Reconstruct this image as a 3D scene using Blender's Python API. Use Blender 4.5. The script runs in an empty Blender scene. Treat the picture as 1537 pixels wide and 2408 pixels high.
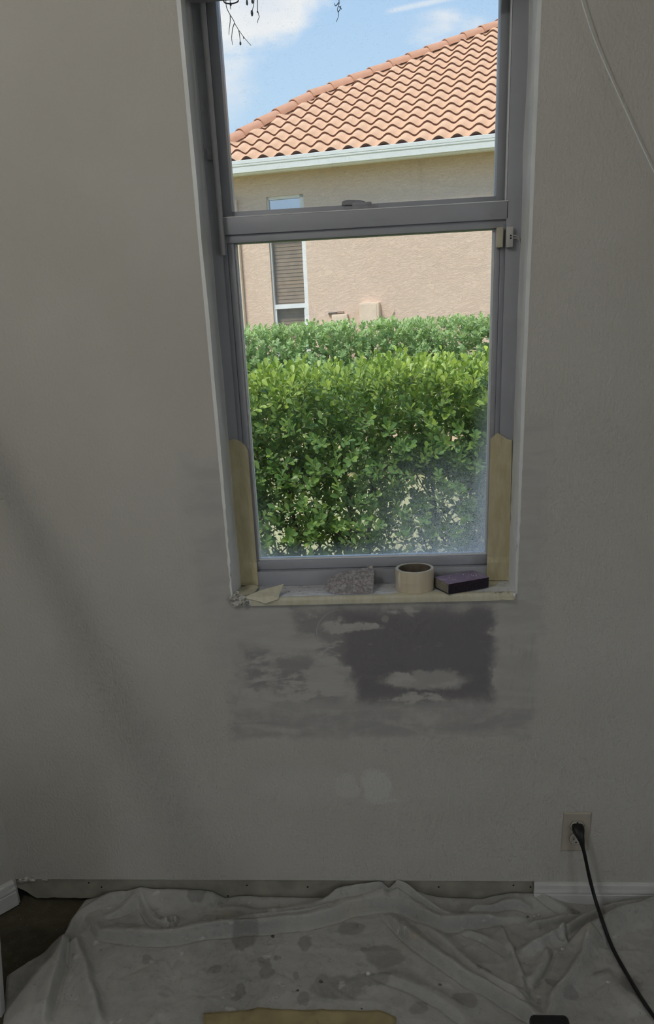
import bpy, bmesh, math, random
import numpy as np
from mathutils import Vector, Matrix, noise as mnoise

rng = np.random.default_rng(7)
random.seed(7)
scene = bpy.context.scene
COL = scene.collection

# ------------------------------------------------------------------ camera
W, H, F, CY = 1537, 2408, 1952.6, 1549.0          # focal length and principal point row, in photo pixels
PITCH, YAW, ROLL = (math.radians(a) for a in (21.696, -4.861, -2.770))
CAM = np.array([0.0, -1.86, 1.4675])
def _axes(p, y, r):
    cy, sy, cp, sp = math.cos(y), math.sin(y), math.cos(p), math.sin(p)
    fw = np.array([sy*cp, cy*cp, -sp]); ri = np.array([cy, -sy, 0.0]); up = np.cross(ri, fw)
    return ri*math.cos(r)+up*math.sin(r), up*math.cos(r)-ri*math.sin(r), fw
RI, UP, FW = _axes(PITCH, YAW, ROLL)
cam_data = bpy.data.cameras.new('camera')
cam_data.sensor_fit = 'VERTICAL'; cam_data.sensor_height = 24.0
cam_data.lens = 24.0*F/H
cam_data.shift_y = (CY-H/2)/H
cam_data.clip_start = 0.02; cam_data.clip_end = 500
cam = bpy.data.objects.new('camera', cam_data); COL.objects.link(cam)
M = Matrix.Identity(4)
for i in range(3):
    M[i][0], M[i][1], M[i][2], M[i][3] = RI[i], UP[i], -FW[i], CAM[i]
cam.matrix_world = M
scene.camera = cam
def ray(px, py): return FW+RI*(px-W/2)/F+UP*(CY-py)/F
def onY(px, py, Y=0.0):
    d = ray(px, py); return CAM+d*(Y-CAM[1])/d[1]
def onZ(px, py, Z=0.0):
    d = ray(px, py); return CAM+d*(Z-CAM[2])/d[2]

scene.view_settings.view_transform = 'Standard'
scene.view_settings.look = 'None'
scene.view_settings.gamma = 1.0
scene.view_settings.use_curve_mapping = False
scene.view_settings.exposure = 0.0
cy_ = scene.cycles
cy_.max_bounces = 4; cy_.diffuse_bounces = 3; cy_.glossy_bounces = 2; cy_.transmission_bounces = 3; cy_.transparent_max_bounces = 8
cy_.use_adaptive_sampling = True; cy_.adaptive_threshold = .055; cy_.adaptive_min_samples = 8
cy_.caustics_reflective = False; cy_.caustics_refractive = False; cy_.sample_clamp_indirect = 4.0

RX0, RX1, RY0, RZ1, RXC = -1.52, 2.4, -4.2, 2.75, -1.06        # the room; RXC: corner where the left wall turns off at an angle
# ------------------------------------------------------------------ node helper
class S:
    """a shader socket with arithmetic"""
    nt = None
    def __init__(s, sock): s.s = sock
    @staticmethod
    def m(op, *a, clamp=False):
        n = S.nt.nodes.new('ShaderNodeMath'); n.operation = op; n.use_clamp = clamp
        for i, v in enumerate(a):
            if isinstance(v, S): S.nt.links.new(v.s, n.inputs[i])
            else: n.inputs[i].default_value = v
        return S(n.outputs[0])
    def __add__(a, b): return S.m('ADD', a, b)
    __radd__ = __add__
    def __sub__(a, b): return S.m('SUBTRACT', a, b)
    def __rsub__(a, b): return S.m('SUBTRACT', b, a)
    def __mul__(a, b): return S.m('MULTIPLY', a, b)
    __rmul__ = __mul__
    def __truediv__(a, b): return S.m('DIVIDE', a, b)
    def abs(a): return S.m('ABSOLUTE', a)
    def pow(a, b): return S.m('POWER', a, b)
    def sqrt(a): return S.m('SQRT', a)
    def max(a, b): return S.m('MAXIMUM', a, b)
    def min(a, b): return S.m('MINIMUM', a, b)
    def clamp(a): return S.m('ADD', a, 0.0, clamp=True)
    def ss(a, lo, hi):
        n = S.nt.nodes.new('ShaderNodeMapRange'); n.interpolation_type = 'SMOOTHSTEP'
        S.nt.links.new(a.s, n.inputs[0])
        if lo <= hi:
            n.inputs[1].default_value, n.inputs[2].default_value, n.inputs[3].default_value, n.inputs[4].default_value = lo, hi, 0, 1
        else:
            n.inputs[1].default_value, n.inputs[2].default_value, n.inputs[3].default_value, n.inputs[4].default_value = hi, lo, 1, 0
        return S(n.outputs[0])
def node(t, **k):
    n = S.nt.nodes.new(t)
    for a, v in k.items(): setattr(n, a, v)
    return n
def lk(a, b): S.nt.links.new(a.s if isinstance(a, S) else a, b)
def coords(kind='Object'):
    t = node('ShaderNodeTexCoord'); return t.outputs[kind]
def xyz(vec):
    n = node('ShaderNodeSeparateXYZ'); lk(vec, n.inputs[0]); return S(n.outputs[0]), S(n.outputs[1]), S(n.outputs[2])
def vec3(x, y, z):
    n = node('ShaderNodeCombineXYZ')
    for i, v in enumerate((x, y, z)):
        if isinstance(v, S): lk(v, n.inputs[i])
        else: n.inputs[i].default_value = v
    return n.outputs[0]
def scalev(vec, sc, off=(0, 0, 0)):
    n = node('ShaderNodeMapping'); lk(vec, n.inputs[0]); n.inputs['Scale'].default_value = sc; n.inputs['Location'].default_value = off
    return n.outputs[0]
def noise(vec, scale, detail=3, rough=.5, dist=0.0):
    n = node('ShaderNodeTexNoise'); lk(vec, n.inputs['Vector'])
    n.inputs['Scale'].default_value = scale; n.inputs['Detail'].default_value = detail
    n.inputs['Roughness'].default_value = rough; n.inputs['Distortion'].default_value = dist
    return S(n.outputs[0])
def voronoi(vec, scale, feature='F1'):
    n = node('ShaderNodeTexVoronoi', feature=feature); lk(vec, n.inputs['Vector']); n.inputs['Scale'].default_value = scale
    return S(n.outputs['Distance'])
def mixc(f, a, b, mode='MIX'):
    n = node('ShaderNodeMix', data_type='RGBA', blend_type=mode)
    if isinstance(f, S): lk(f, n.inputs[0])
    else: n.inputs[0].default_value = f
    for i, v in ((6, a), (7, b)):
        if isinstance(v, tuple): n.inputs[i].default_value = (*v[:3], 1)
        else: lk(v, n.inputs[i])
    return n.outputs[2]
def bump(h, strength=.3, dist=.002):
    n = node('ShaderNodeBump'); lk(h, n.inputs['Height']); n.inputs['Strength'].default_value = strength; n.inputs['Distance'].default_value = dist
    return n.outputs[0]
def newmat(name):
    m = bpy.data.materials.new(name); m.use_nodes = True; S.nt = m.node_tree
    b = m.node_tree.nodes['Principled BSDF']
    return m, b
def simple(name, col, rough=.6, var=.06, scale=30, bmp=0.0, bscale=200, metallic=0.0, spec=.4, dist=.001):
    m, b = newmat(name)
    co = coords()
    n = noise(co, scale, 4)
    c2 = tuple(max(0, c*(1-2.2*var)) for c in col); c1 = tuple(c*(1+var) for c in col)
    lk(mixc(n.ss(.3, .7), c1, c2), b.inputs['Base Color'])
    b.inputs['Roughness'].default_value = rough; b.inputs['Metallic'].default_value = metallic
    b.inputs['Specular IOR Level'].default_value = spec
    if bmp: lk(bump(noise(co, bscale, 3), bmp, dist), b.inputs['Normal'])
    return m

# ------------------------------------------------------------------ world: blue sky with white cumulus
world = bpy.data.worlds.new('sky'); scene.world = world; world.use_nodes = True
S.nt = world.node_tree
bg = S.nt.nodes['Background']
gen = coords('Generated')
dx, dy, dz = xyz(gen)
el = dz.max(0.0)
skyc = mixc(el.ss(0.02, .62), (.60, .80, .96), (.30, .52, .93))
inv = (el+.12)
cu, cv = dx/inv, dy/inv
cn = noise(vec3(cu, cv, 3.7), 1.15, 5, .56, .25)
field = cn.ss(.54, .66)
# the cumulus seen in the upper left of the window, and a thin trail at right
a0, e0 = cu/cv.abs().max(.01), dz/dy.abs().max(.01)
wn = noise(vec3(a0*9, e0*14, 1.3), 1.0, 4, .62, .2)
front = dy.ss(.2, .5)
d1 = ((a0+.130).pow(2.0)*95+(e0-.296-(a0+.13)*.20).pow(2.0)*900).sqrt()
cloud1 = (d1-(wn-.5)*1.7).ss(1.10, .55)
d2 = ((a0+.165).pow(2.0)*420+(e0-.235).pow(2.0)*700).sqrt()
cloud2 = (d2-(wn-.5)*2.2).ss(1.1, .2)*.7
tl = ((e0-.291-(a0-.04)*.12).abs()+(wn-.5).abs()*.006).ss(.0042, .0008)*a0.ss(.0, .015)*a0.ss(.11, .05)*.55
cl = field.max(cloud1*front).max(cloud2*front).max(tl*front)
shade = noise(vec3(cu, cv, 9.1), 3.0, 2, .6)
cloudc = mixc(shade.ss(.35, .75), (.97, .97, .97), (.80, .85, .93))
skyfull = mixc(cl, skyc, cloudc)
low = dz.ss(-.02, .0)
lk(mixc(low, (.20, .22, .12), skyfull), bg.inputs['Color'])
bg.inputs['Strength'].default_value = 1.0
world.cycles.sampling_method = 'MANUAL'; world.cycles.sample_map_resolution = 512

# sun, softened by thin haze, from behind this house and to the left
sd = bpy.data.lights.new('sun', 'SUN'); sd.energy = 3.7; sd.angle = math.radians(16); sd.color = (1, .95, .86)
sun = bpy.data.objects.new('sun', sd); COL.objects.link(sun)
sun.rotation_euler = Vector((.32, .55, -1.0)).to_track_quat('-Z', 'Y').to_euler()

# added fill light in an added, unseen left wall opening behind the camera
ld = bpy.data.lights.new('side_fill_light', 'AREA'); ld.shape = 'RECTANGLE'; ld.size = 1.5; ld.size_y = 1.5
ld.energy = 4.5; ld.color = (1.0, .975, .955)
lo = bpy.data.objects.new('side_fill_light', ld); COL.objects.link(lo)
lo.location = (RX0-.05, -3.2, 1.55)
lo.rotation_euler = Vector((1, .25, 0)).to_track_quat('-Z', 'Z').to_euler()
# ... and a second added fill light in an added right wall opening
l2 = bpy.data.objects.new('right_fill_light', ld.copy()); COL.objects.link(l2); l2.data.energy = 9
l2.location = (RX1+.05, -3.2, 1.55); l2.rotation_euler = Vector((-1, .35, 0)).to_track_quat('-Z', 'Z').to_euler()

# ------------------------------------------------------------------ mesh helpers
def woff(p):
    v = Vector((0, 0, 0))
    while p is not None: v += p.location; p = p.parent
    return v
def link(o, parent=None):
    COL.objects.link(o)
    if parent is not None: o.parent = parent
    return o
def fast_mesh(name, V, T):
    me = bpy.data.meshes.new(name)
    V = np.asarray(V, dtype=np.float32); T = np.asarray(T, dtype=np.int32)
    k = T.shape[1]
    me.vertices.add(len(V)); me.vertices.foreach_set('co', V.ravel())
    me.loops.add(T.size); me.loops.foreach_set('vertex_index', T.ravel())
    me.polygons.add(len(T)); me.polygons.foreach_set('loop_start', np.arange(0, T.size, k, dtype=np.int32))
    me.update(calc_edges=True); me.validate()
    return me
def addmesh(name, V, Fc, mat, parent=None, smooth=False):
    """V in world coordinates"""
    o0 = woff(parent)
    me = bpy.data.meshes.new(name)
    me.from_pydata([tuple(Vector(v)-o0) for v in V], [], Fc); me.update()
    if smooth: me.polygons.foreach_set('use_smooth', [True]*len(me.polygons))
    if mat: me.materials.append(mat)
    return link(bpy.data.objects.new(name, me), parent)
def addbm(name, bm, mat, parent=None, smooth=False):
    o0 = woff(parent)
    bmesh.ops.translate(bm, verts=bm.verts, vec=-o0)
    bmesh.ops.recalc_face_normals(bm, faces=bm.faces)
    me = bpy.data.meshes.new(name); bm.to_mesh(me); bm.free()
    if smooth:
        me.polygons.foreach_set('use_smooth', [True]*len(me.polygons))
        try: me.set_sharp_from_angle(angle=math.radians(40))
        except Exception: pass
    if mat: me.materials.append(mat)
    return link(bpy.data.objects.new(name, me), parent)
def bx(bm, x0, x1, y0, y1, z0, z1, bev=0.0, seg=2):
    t = bmesh.new()
    vs = [t.verts.new((x, y, z)) for z in (z0, z1) for y in (y0, y1) for x in (x0, x1)]
    for f in ((0, 2, 3, 1), (4, 5, 7, 6), (0, 1, 5, 4), (2, 6, 7, 3), (0, 4, 6, 2), (1, 3, 7, 5)): t.faces.new([vs[i] for i in f])
    if bev: bmesh.ops.bevel(t, geom=list(t.edges), offset=bev, segments=seg, affect='EDGES', profile=.5)
    merge(bm, t)
def merge(bm, t):
    mp = {v: bm.verts.new(v.co) for v in t.verts}
    for f in t.faces:
        try: bm.faces.new([mp[v] for v in f.verts])
        except ValueError: pass
    t.free()
def box(name, x0, x1, y0, y1, z0, z1, mat, parent=None, bev=0.0, seg=2, smooth=True):
    bm = bmesh.new(); bx(bm, x0, x1, y0, y1, z0, z1, bev, seg); return addbm(name, bm, mat, parent, smooth and bev > 0)
def tube(bm, pts, r, n=8, caps=True):
    pts = [Vector(p) for p in pts]
    rr = r if hasattr(r, '__len__') else [r]*len(pts)
    rings = []; up = Vector((.13, .31, .94)).normalized()
    for i, p in enumerate(pts):
        t = (pts[min(i+1, len(pts)-1)]-pts[max(i-1, 0)]).normalized()
        a = t.cross(up)
        if a.length < .05: a = t.cross(Vector((1, 0, 0)))
        a.normalize(); b = t.cross(a)
        rings.append([bm.verts.new(p+(a*math.cos(2*math.pi*k/n)+b*math.sin(2*math.pi*k/n))*rr[i]) for k in range(n)])
    for q0, q1 in zip(rings, rings[1:]):
        for k in range(n): bm.faces.new((q0[k], q0[(k+1) % n], q1[(k+1) % n], q1[k]))
    if caps and n > 2: bm.faces.new(rings[0][::-1]); bm.faces.new(rings[-1])
def spline(P, n=8):
    P = [np.array(p, float) for p in P]; out = []
    for i in range(len(P)-1):
        p0, p1, p2, p3 = P[max(i-1, 0)], P[i], P[i+1], P[min(i+2, len(P)-1)]
        for k in range(n):
            t = k/n
            out.append(.5*((2*p1)+(p2-p0)*t+(2*p0-5*p1+4*p2-p3)*t*t+(3*p1-p0-3*p2+p3)*t**3))
    out.append(P[-1]); return out
def empty(name, loc=(0, 0, 0), label=None, cat=None, group=None, kind=None):
    o = bpy.data.objects.new(name, None); o.empty_display_size = .1; o.location = loc; COL.objects.link(o)
    return tag(o, label, cat, group, kind)
def tag(o, label=None, cat=None, group=None, kind=None):
    for k, v in (('label', label), ('category', cat), ('group', group), ('kind', kind)):
        if v: o[k] = v
    return o
def struct(o, label=None): return tag(o, label=label, kind='structure')

# ------------------------------------------------------------------ materials
def paint_col(co): return mixc(noise(co, 2.2, 3, .6).ss(.3, .7), (.60, .58, .54), (.55, .53, .485))
def wall_material():
    m, b = newmat('textured_beige_wall_with_joint_compound')
    co = coords(); x, y, z = xyz(co)
    w1 = noise(co, 16, 5, .6); w2 = noise(co, 60, 4, .6)
    wx = x+(w1-.5)*.085+(w2-.5)*.02
    w3 = noise(scalev(co, (1, 1, 1), (3.1, 0, 1.7)), 16, 5, .6); w4 = noise(scalev(co, (1, 1, 1), (1.1, 0, 4.7)), 60, 4, .6)
    wz = z+(w3-.5)*.06+(w4-.5)*.014
    def rect(px0, py0, px1, py1, soft=.012, X=wx, Z=wz):
        a, c = onY(px0, py0), onY(px1, py1)
        cx, cz, hx, hz = (a[0]+c[0])/2, (a[2]+c[2])/2, abs(c[0]-a[0])/2, abs(a[2]-c[2])/2
        return ((X-cx).abs()-hx).max((Z-cz).abs()-hz).ss(soft, -soft)
    def ell(px, py, rx, rz, soft=.25, X=wx, Z=wz):
        a = onY(px, py); k = 1/1010.0
        return (((X-a[0])*(1/(rx*k))).pow(2.0)+((Z-a[2])*(1/(rz*k))).pow(2.0)).sqrt().ss(1+soft, 1-soft)
    # smooth, sanded compound around the window
    halo = rect(432, 1080, 560, 1460, .03).max(rect(520, 1390, 1258, 1733, .01)).max(rect(1218, 1000, 1268, 1500, .02))
    halo = halo.max(rect(480, 1400, 1262, 1560, .02)*.8)
    fine = noise(scalev(co, (30, 1, 120)), 1.0, 5, .65, .3)
    streak = noise(scalev(co, (7, 1, 26)), 1.0, 5, .6, .6)
    vert = noise(scalev(co, (60, 1, 9), (2, 0, 0)), 1.0, 4, .6, .4)
    edge = noise(co, 34, 6, .65)
    patch_m = rect(735, 1432, 1158, 1600, .02).max(rect(690, 1430, 900, 1500, .02)).max(rect(640, 1560, 800, 1650, .025)).max(rect(575, 1520, 640, 1625, .02)).max(rect(830, 1580, 1160, 1652, .02)).max(rect(640, 1540, 760, 1600, .02)*.9)
    lightsm = ell(1000, 1600, 100, 26).max(ell(830, 1475, 70, 13)).max(ell(770, 1590, 55, 45)).max(ell(905, 1455, 9, 9, .3, x+(w2-.5)*.008, z)*.6).max(ell(799, 1455, 6, 7, .3, x+(w2-.5)*.008, z)*.5).max(ell(1190, 1590, 30, 60)).max(ell(690, 1510, 70, 22)*.7)
    block = rect(800, 1436, 1158, 1645, .03)
    dark = (patch_m*(1.0-lightsm*.8)*(streak*.9+edge*.45+block*.13-lightsm*.12).ss(.58, .70)*(.62+block*.38)).clamp()
    ac_ = onY(806, 1486); rr_ = (((x-float(ac_[0]))*(1/.063)).pow(2.0)+((z-float(ac_[2]))*(1/.056)).pow(2.0)).sqrt()
    arc = (rr_-1.0+(w1-.5)*.06).abs().ss(.03, .008)*x.ss(float(ac_[0])+.01, float(ac_[0])-.03)*.5
    scratch = (vert.ss(.60, .72)*patch_m*.25).max(arc)
    band = rect(540, 1668, 1246, 1728, .014)*(streak*.5+edge*.5).ss(.36, .58)*.55
    sides = (rect(1200, 1500, 1252, 1700, .02)*(vert*.6+edge*.4).ss(.48, .62)*.5).max(rect(535, 1560, 580, 1720, .02)*edge.ss(.45, .6)*.45)
    smear = ell(882, 1850, 46, 48, .18).max(ell(815, 1848, 44, 42, .3)*.75)*(1.0-ell(846, 1850, 6, 50, .4))
    smear = smear.max(ell(900, 1885, 40, 10, .4)*.8).max(ell(720, 1850, 120, 55, .6)*.35).max(ell(1060, 1840, 100, 70, .7)*.22)
    paint = paint_col(co)
    c = mixc(halo*.85, paint, mixc(streak.ss(.3, .7), (.55, .54, .515), (.47, .46, .445)))
    c = mixc(smear.clamp()*.55, c, (.72, .715, .70))
    c = mixc(band.max(sides).clamp(), c, (.35, .338, .34))
    c = mixc(dark*(1.0-fine.ss(.62, .8)*.5), c, (.235, .222, .235))
    c = mixc(scratch.clamp(), c, (.52, .51, .50))
    dots = voronoi(scalev(co, (1, 1, 1), (.37, 0, .21)), 7.0).ss(.026, .016)
    c = mixc(dots*.75, c, (.12, .11, .10))
    lk(c, b.inputs['Base Color'])
    b.inputs['Roughness'].default_value = .62; b.inputs['Specular IOR Level'].default_value = .3
    peel = noise(scalev(co, (1.25, 1, .85)), 130, 3, .55)
    flat = rect(445, 1085, 560, 1460, .05, x, z).max(rect(520, 1400, 1258, 1733, .01, x, z)).max(rect(1218, 1000, 1262, 1500, .03, x, z))
    lk(bump(peel*(1.0-flat*.9), .6, .0035), b.inputs['Normal'])
    return m
M_wall = wall_material()
def plainwall(name, ca, cb):
    m, b = newmat(name); co = coords()
    lk(paint_col(co) if ca is None else mixc(noise(co, 2.5, 3).ss(.3, .7), ca, cb), b.inputs['Base Color']); b.inputs['Roughness'].default_value = .62; b.inputs['Specular IOR Level'].default_value = .3
    lk(bump(noise(scalev(co, (1.25, 1, .85)), 130, 3, .55), .6, .0035), b.inputs['Normal']); return m
M_wall2 = plainwall('textured_beige_wall', None, None)
M_ceil = plainwall('white_ceiling_paint', (.78, .78, .76), (.74, .74, .72))
M_reveal = simple('white_skimmed_drywall', (.90, .91, .91), .6, .03, 14, .25, 60)
M_vinyl = simple('white_window_frame', (.41, .42, .46), .42, .03, 9, 0)
M_track = simple('white_window_track', (.35, .36, .405), .45, .03, 9, 0)
M_gasket = simple('grey_glazing_gasket', (.30, .31, .34), .6, .1, 40)
M_dark = simple('dark_gap', (.03, .03, .03), .9, .1, 40)
M_lock = simple('grey_sash_lock_plastic', (.33, .33, .36), .45, .05, 60)
M_base = simple('white_baseboard_paint', (.66, .655, .635), .4, .05, 12)

def tape_mat(name, c1, c2, alpha=1.0):
    m, b = newmat(name); co = coords()
    n = noise(scalev(co, (3, 3, 1)), 22, 5, .6); n2 = noise(scalev(co, (200, 200, 30)), 1.0, 3)
    lk(mixc(n.ss(.3, .7), c1, c2), b.inputs['Base Color']); b.inputs['Roughness'].default_value = .55
    lk(bump(n2+n*2.0, .25, .0008), b.inputs['Normal']); return m
M_tape = tape_mat('cream_masking_tape', (.66, .60, .40), (.56, .49, .29))
M_tape2 = tape_mat('pale_masking_tape', (.72, .70, .56), (.64, .60, .44))

def marble():
    m, b = newmat('white_marble_sill'); co = coords()
    v = noise(scalev(co, (6, 14, 6)), 2.2, 7, .65, 1.8)
    vein = (v-.5).abs().ss(.05, .0)
    d = noise(co, 90, 4)
    c = mixc(vein*.6, (.92, .93, .95), (.45, .45, .49))
    c = mixc(d.ss(.6, .75)*.35, c, (.45, .44, .42))
    lk(c, b.inputs['Base Color']); b.inputs['Roughness'].default_value = .35; return m
M_marble = marble()

# ------------------------------------------------------------------ room shell
XL, XR, ZS, ZH = -.375, .285, .8818, 2.165       # window opening in the wall, sill top, head
def panel_x(name, segs, mat, y0, y1):
    bm = bmesh.new()
    for s in segs: bx(bm, s[0], s[1], y0, y1, s[2], s[3])
    return addbm(name, bm, mat)
TOPZ = RZ1+.1
wf = panel_x('wall_front', [(RX0-.15, XL, .078, .2), (RX0-.15, -.62, .2, 1.35), (RX0-.15, XL, 1.35, TOPZ), (XR, RX1+.15, .078, .2), (.45, RX1+.15, .2, 1.35), (XR, RX1+.15, 1.35, TOPZ), (XL, XR, .078, .2), (XL, XR, ZH, TOPZ),
                            (-.62, XL, .2, 1.35), (XR, .45, .2, 1.35), (XL, XR, .2, ZS-.016)], M_wall2, 0, .2)
wf.data.materials.append(M_wall)                  # the repaired area round the window
for p_ in wf.data.polygons:
    c_ = p_.center
    if -.62 < c_.x < .45 and .2 < c_.z < 1.35: p_.material_index = 1
struct(wf)
M_strip = simple('bare_strip_where_trim_was_removed', (.35, .335, .28), .75, .08, 18, .3, 90)
def ragged_strip():
    bm = bmesh.new()
    n = 260; xs = np.linspace(RXC-.04, .364, n)
    top, bot, tb, bb = [], [], [], []
    for x in xs:
        k = mnoise.noise(Vector((x*38, 0, 3)))
        lowz = .013+.004*k+(.022*max(0, mnoise.noise(Vector((x*9, 5, 1)))-.25) if x < -.5 else 0)
        lowz += .03*max(0, 1-(x-RXC)/.05)
        top.append(bm.verts.new((x, .0025, .0763))); bot.append(bm.verts.new((x, .0025, lowz)))
        tb.append(bm.verts.new((x, .03, .0763))); bb.append(bm.verts.new((x, .03, lowz)))
    for i in range(n-1):
        bm.faces.new((bot[i], bot[i+1], top[i+1], top[i])); bm.faces.new((top[i], top[i+1], tb[i+1], tb[i]))
        bm.faces.new((bb[i], bb[i+1], bot[i+1], bot[i])); bm.faces.new((tb[i], tb[i+1], bb[i+1], bb[i]))
    return addbm('trim_1', bm, M_strip)
struct(ragged_strip(), 'bare drywall strip where the baseboard was pulled off')
bm = bmesh.new(); bx(bm, RX0-.15, RX1+.15, .03, .2, -.05, .078); struct(addbm('wall_front_base', bm, M_dark))
# crumbling filler at the left end of the bare strip and nail holes
def lump(name, pts, mat, parent=None, seed=0, amp=.35, sub=2):
    """rough chunk around centre pts=(x,y,z,rx,ry,rz)"""
    bm = bmesh.new(); cx, cy, cz, a, b_, c_ = pts
    bmesh.ops.create_icosphere(bm, subdivisions=sub, radius=1)
    for v in bm.verts:
        k = 1+amp*mnoise.noise(v.co*2.3+Vector((seed, 1.7*seed, 0)))+amp*.5*mnoise.noise(v.co*6+Vector((seed, 0, 0)))
        v.co = Vector((cx+v.co.x*a*k, cy+v.co.y*b_*k, cz+v.co.z*c_*k))
    return addbm(name, bm, mat, parent)
M_plaster = simple('crumbled_plaster', (.60, .585, .54), .85, .2, 90, .8, 120)
for k, (px, py, r) in enumerate(((62, 2068, .014), (75, 2070, .010), (50, 2072, .012), (105, 2070, .008))):
    p = onY(px, py, -.001)
    o = lump('plaster_flake', (p[0], .0, p[2], r, .004, r*.5), M_plaster, wf, k, .5)
for k, (px, py) in enumerate(((208, 2077), (238, 2087), (580, 2083), (723, 2087), (915, 2105), (1031, 2087), (1207, 2083), (1247, 2087), (535, 2108))):
    p = onY(px, py, 0)
    bm = bmesh.new(); bmesh.ops.create_circle(bm, cap_ends=True, segments=8, radius=.0028)
    bmesh.ops.rotate(bm, verts=bm.verts, cent=(0, 0, 0), matrix=Matrix.Rotation(math.pi/2, 3, 'X')); bmesh.ops.translate(bm, verts=bm.verts, vec=(p[0], .0019, p[2]))
    addbm('nail_hole', bm, M_dark, wf)

struct(box('floor', RX0-.15, RX1+.15, RY0-.15, .2, -.12, 0, None))
def carpet():
    m, b = newmat('brown_carpet'); co = coords()
    n = noise(co, 420, 3, .7); n2 = noise(co, 30, 4)
    c = mixc(n.ss(.3, .7), (.21, .185, .125), (.10, .088, .055)); c = mixc(n2.ss(.4, .7)*.3, c, (.26, .24, .18))
    c = mixc(voronoi(co, 60).ss(.12, .06)*.5, c, (.5, .48, .42))
    lk(c, b.inputs['Base Color']); b.inputs['Roughness'].default_value = .95; b.inputs['Specular IOR Level'].default_value = .1
    lk(bump(n, 1.0, .006), b.inputs['Normal']); return m
bpy.data.objects['floor'].data.materials.append(carpet())
struct(box('ceiling', RX0-.15, RX1+.15, RY0-.15, .2, RZ1, RZ1+.1, M_ceil))
bm = bmesh.new()
for s in ((RY0-.15, -4.0, 0, RZ1), (-2.4, -.6, 0, RZ1), (-4.0, -2.4, 0, .75), (-4.0, -2.4, 2.35, RZ1)): bx(bm, RX0-.15, RX0, s[0], s[1], s[2], s[3])
struct(addbm('wall_left', bm, M_wall2))
q_ = [(RXC, .0), (RX0, -.6045), (RX0-.15, -.6045), (RXC-.15, .0)]
struct(addmesh('wall_left_angled', [(x_, y_, z_) for z_ in (0, RZ1) for x_, y_ in q_], [(0, 1, 5, 4), (1, 2, 6, 5), (2, 3, 7, 6), (3, 0, 4, 7), (4, 5, 6, 7), (3, 2, 1, 0)], M_wall2))
bm = bmesh.new()
for s in ((RY0-.15, -4.0, 0, RZ1), (-2.4, 0, 0, RZ1), (-4.0, -2.4, 0, .75), (-4.0, -2.4, 2.35, RZ1)): bx(bm, RX1, RX1+.15, s[0], s[1], s[2], s[3])
struct(addbm('wall_right', bm, M_wall2))
struct(box('wall_back', RX0, RX1, RY0-.15, RY0, 0, RZ1, M_wall2))

# added unseen bulb under the ceiling, there to light the window wall
M_bulb, b = newmat('added_bulb_glow'); b.inputs['Emission Color'].default_value = (1, .97, .92, 1); b.inputs['Emission Strength'].default_value = 104
n = noise(coords(), 20, 2); lk(mixc(n, (.9, .9, .88), (.85, .85, .82)), b.inputs['Base Color'])
LB_ = Vector((-.90, -1.45, 2.46))
lamp = empty('added_fill_bulb', (LB_.x, LB_.y, RZ1), 'added unseen bulb under the ceiling that lights the window wall', 'lamp')
bm = bmesh.new(); bmesh.ops.create_uvsphere(bm, u_segments=24, v_segments=14, radius=.060); bmesh.ops.translate(bm, verts=bm.verts, vec=LB_); addbm('bulb', bm, M_bulb, lamp, True)
bm = bmesh.new(); tube(bm, [LB_+Vector((0, 0, .055)), LB_+Vector((0, 0, .12))], .02, 14); addbm('socket', bm, M_dark, lamp)
bm = bmesh.new(); tube(bm, [LB_+Vector((0, 0, .12)), Vector((LB_.x, LB_.y, RZ1))], .004, 8); addbm('lamp_cord', bm, M_dark, lamp)

# baseboards
def baseboard(name, p0, p1, nrm, label=None):
    prof = [(0, 0), (.0125, 0), (.0125, .042), (.011, .045), (.0125, .048), (.0125, .052), (.0105, .060), (.0095, .0705), (.0075, .0735), (.005, .0745), (.004, .0775), (0, .0778)]
    p0, p1, n = Vector(p0), Vector(p1), Vector(nrm)
    bm = bmesh.new(); rings = [[bm.verts.new(p+n*a+Vector((0, 0, b))) for a, b in prof] for p in (p0, p1)]
    k = len(prof)
    for i in range(k): bm.faces.new((rings[0][i], rings[0][(i+1) % k], rings[1][(i+1) % k], rings[1][i]))
    bm.faces.new(rings[0]); bm.faces.new(rings[1][::-1])
    return struct(addbm(name, bm, M_base), label)
baseboard('baseboard_front', (.364, 0, 0), (RX1, 0, 0), (0, -1, 0), 'white baseboard on the window wall right of the bare strip')
baseboard('baseboard_left', (RXC-.606*.010, -.795*.010, .004), (RX0+.004, -.6, .004), (.795, -.606, 0), 'white baseboard on the angled left wall ending near the corner')

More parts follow.
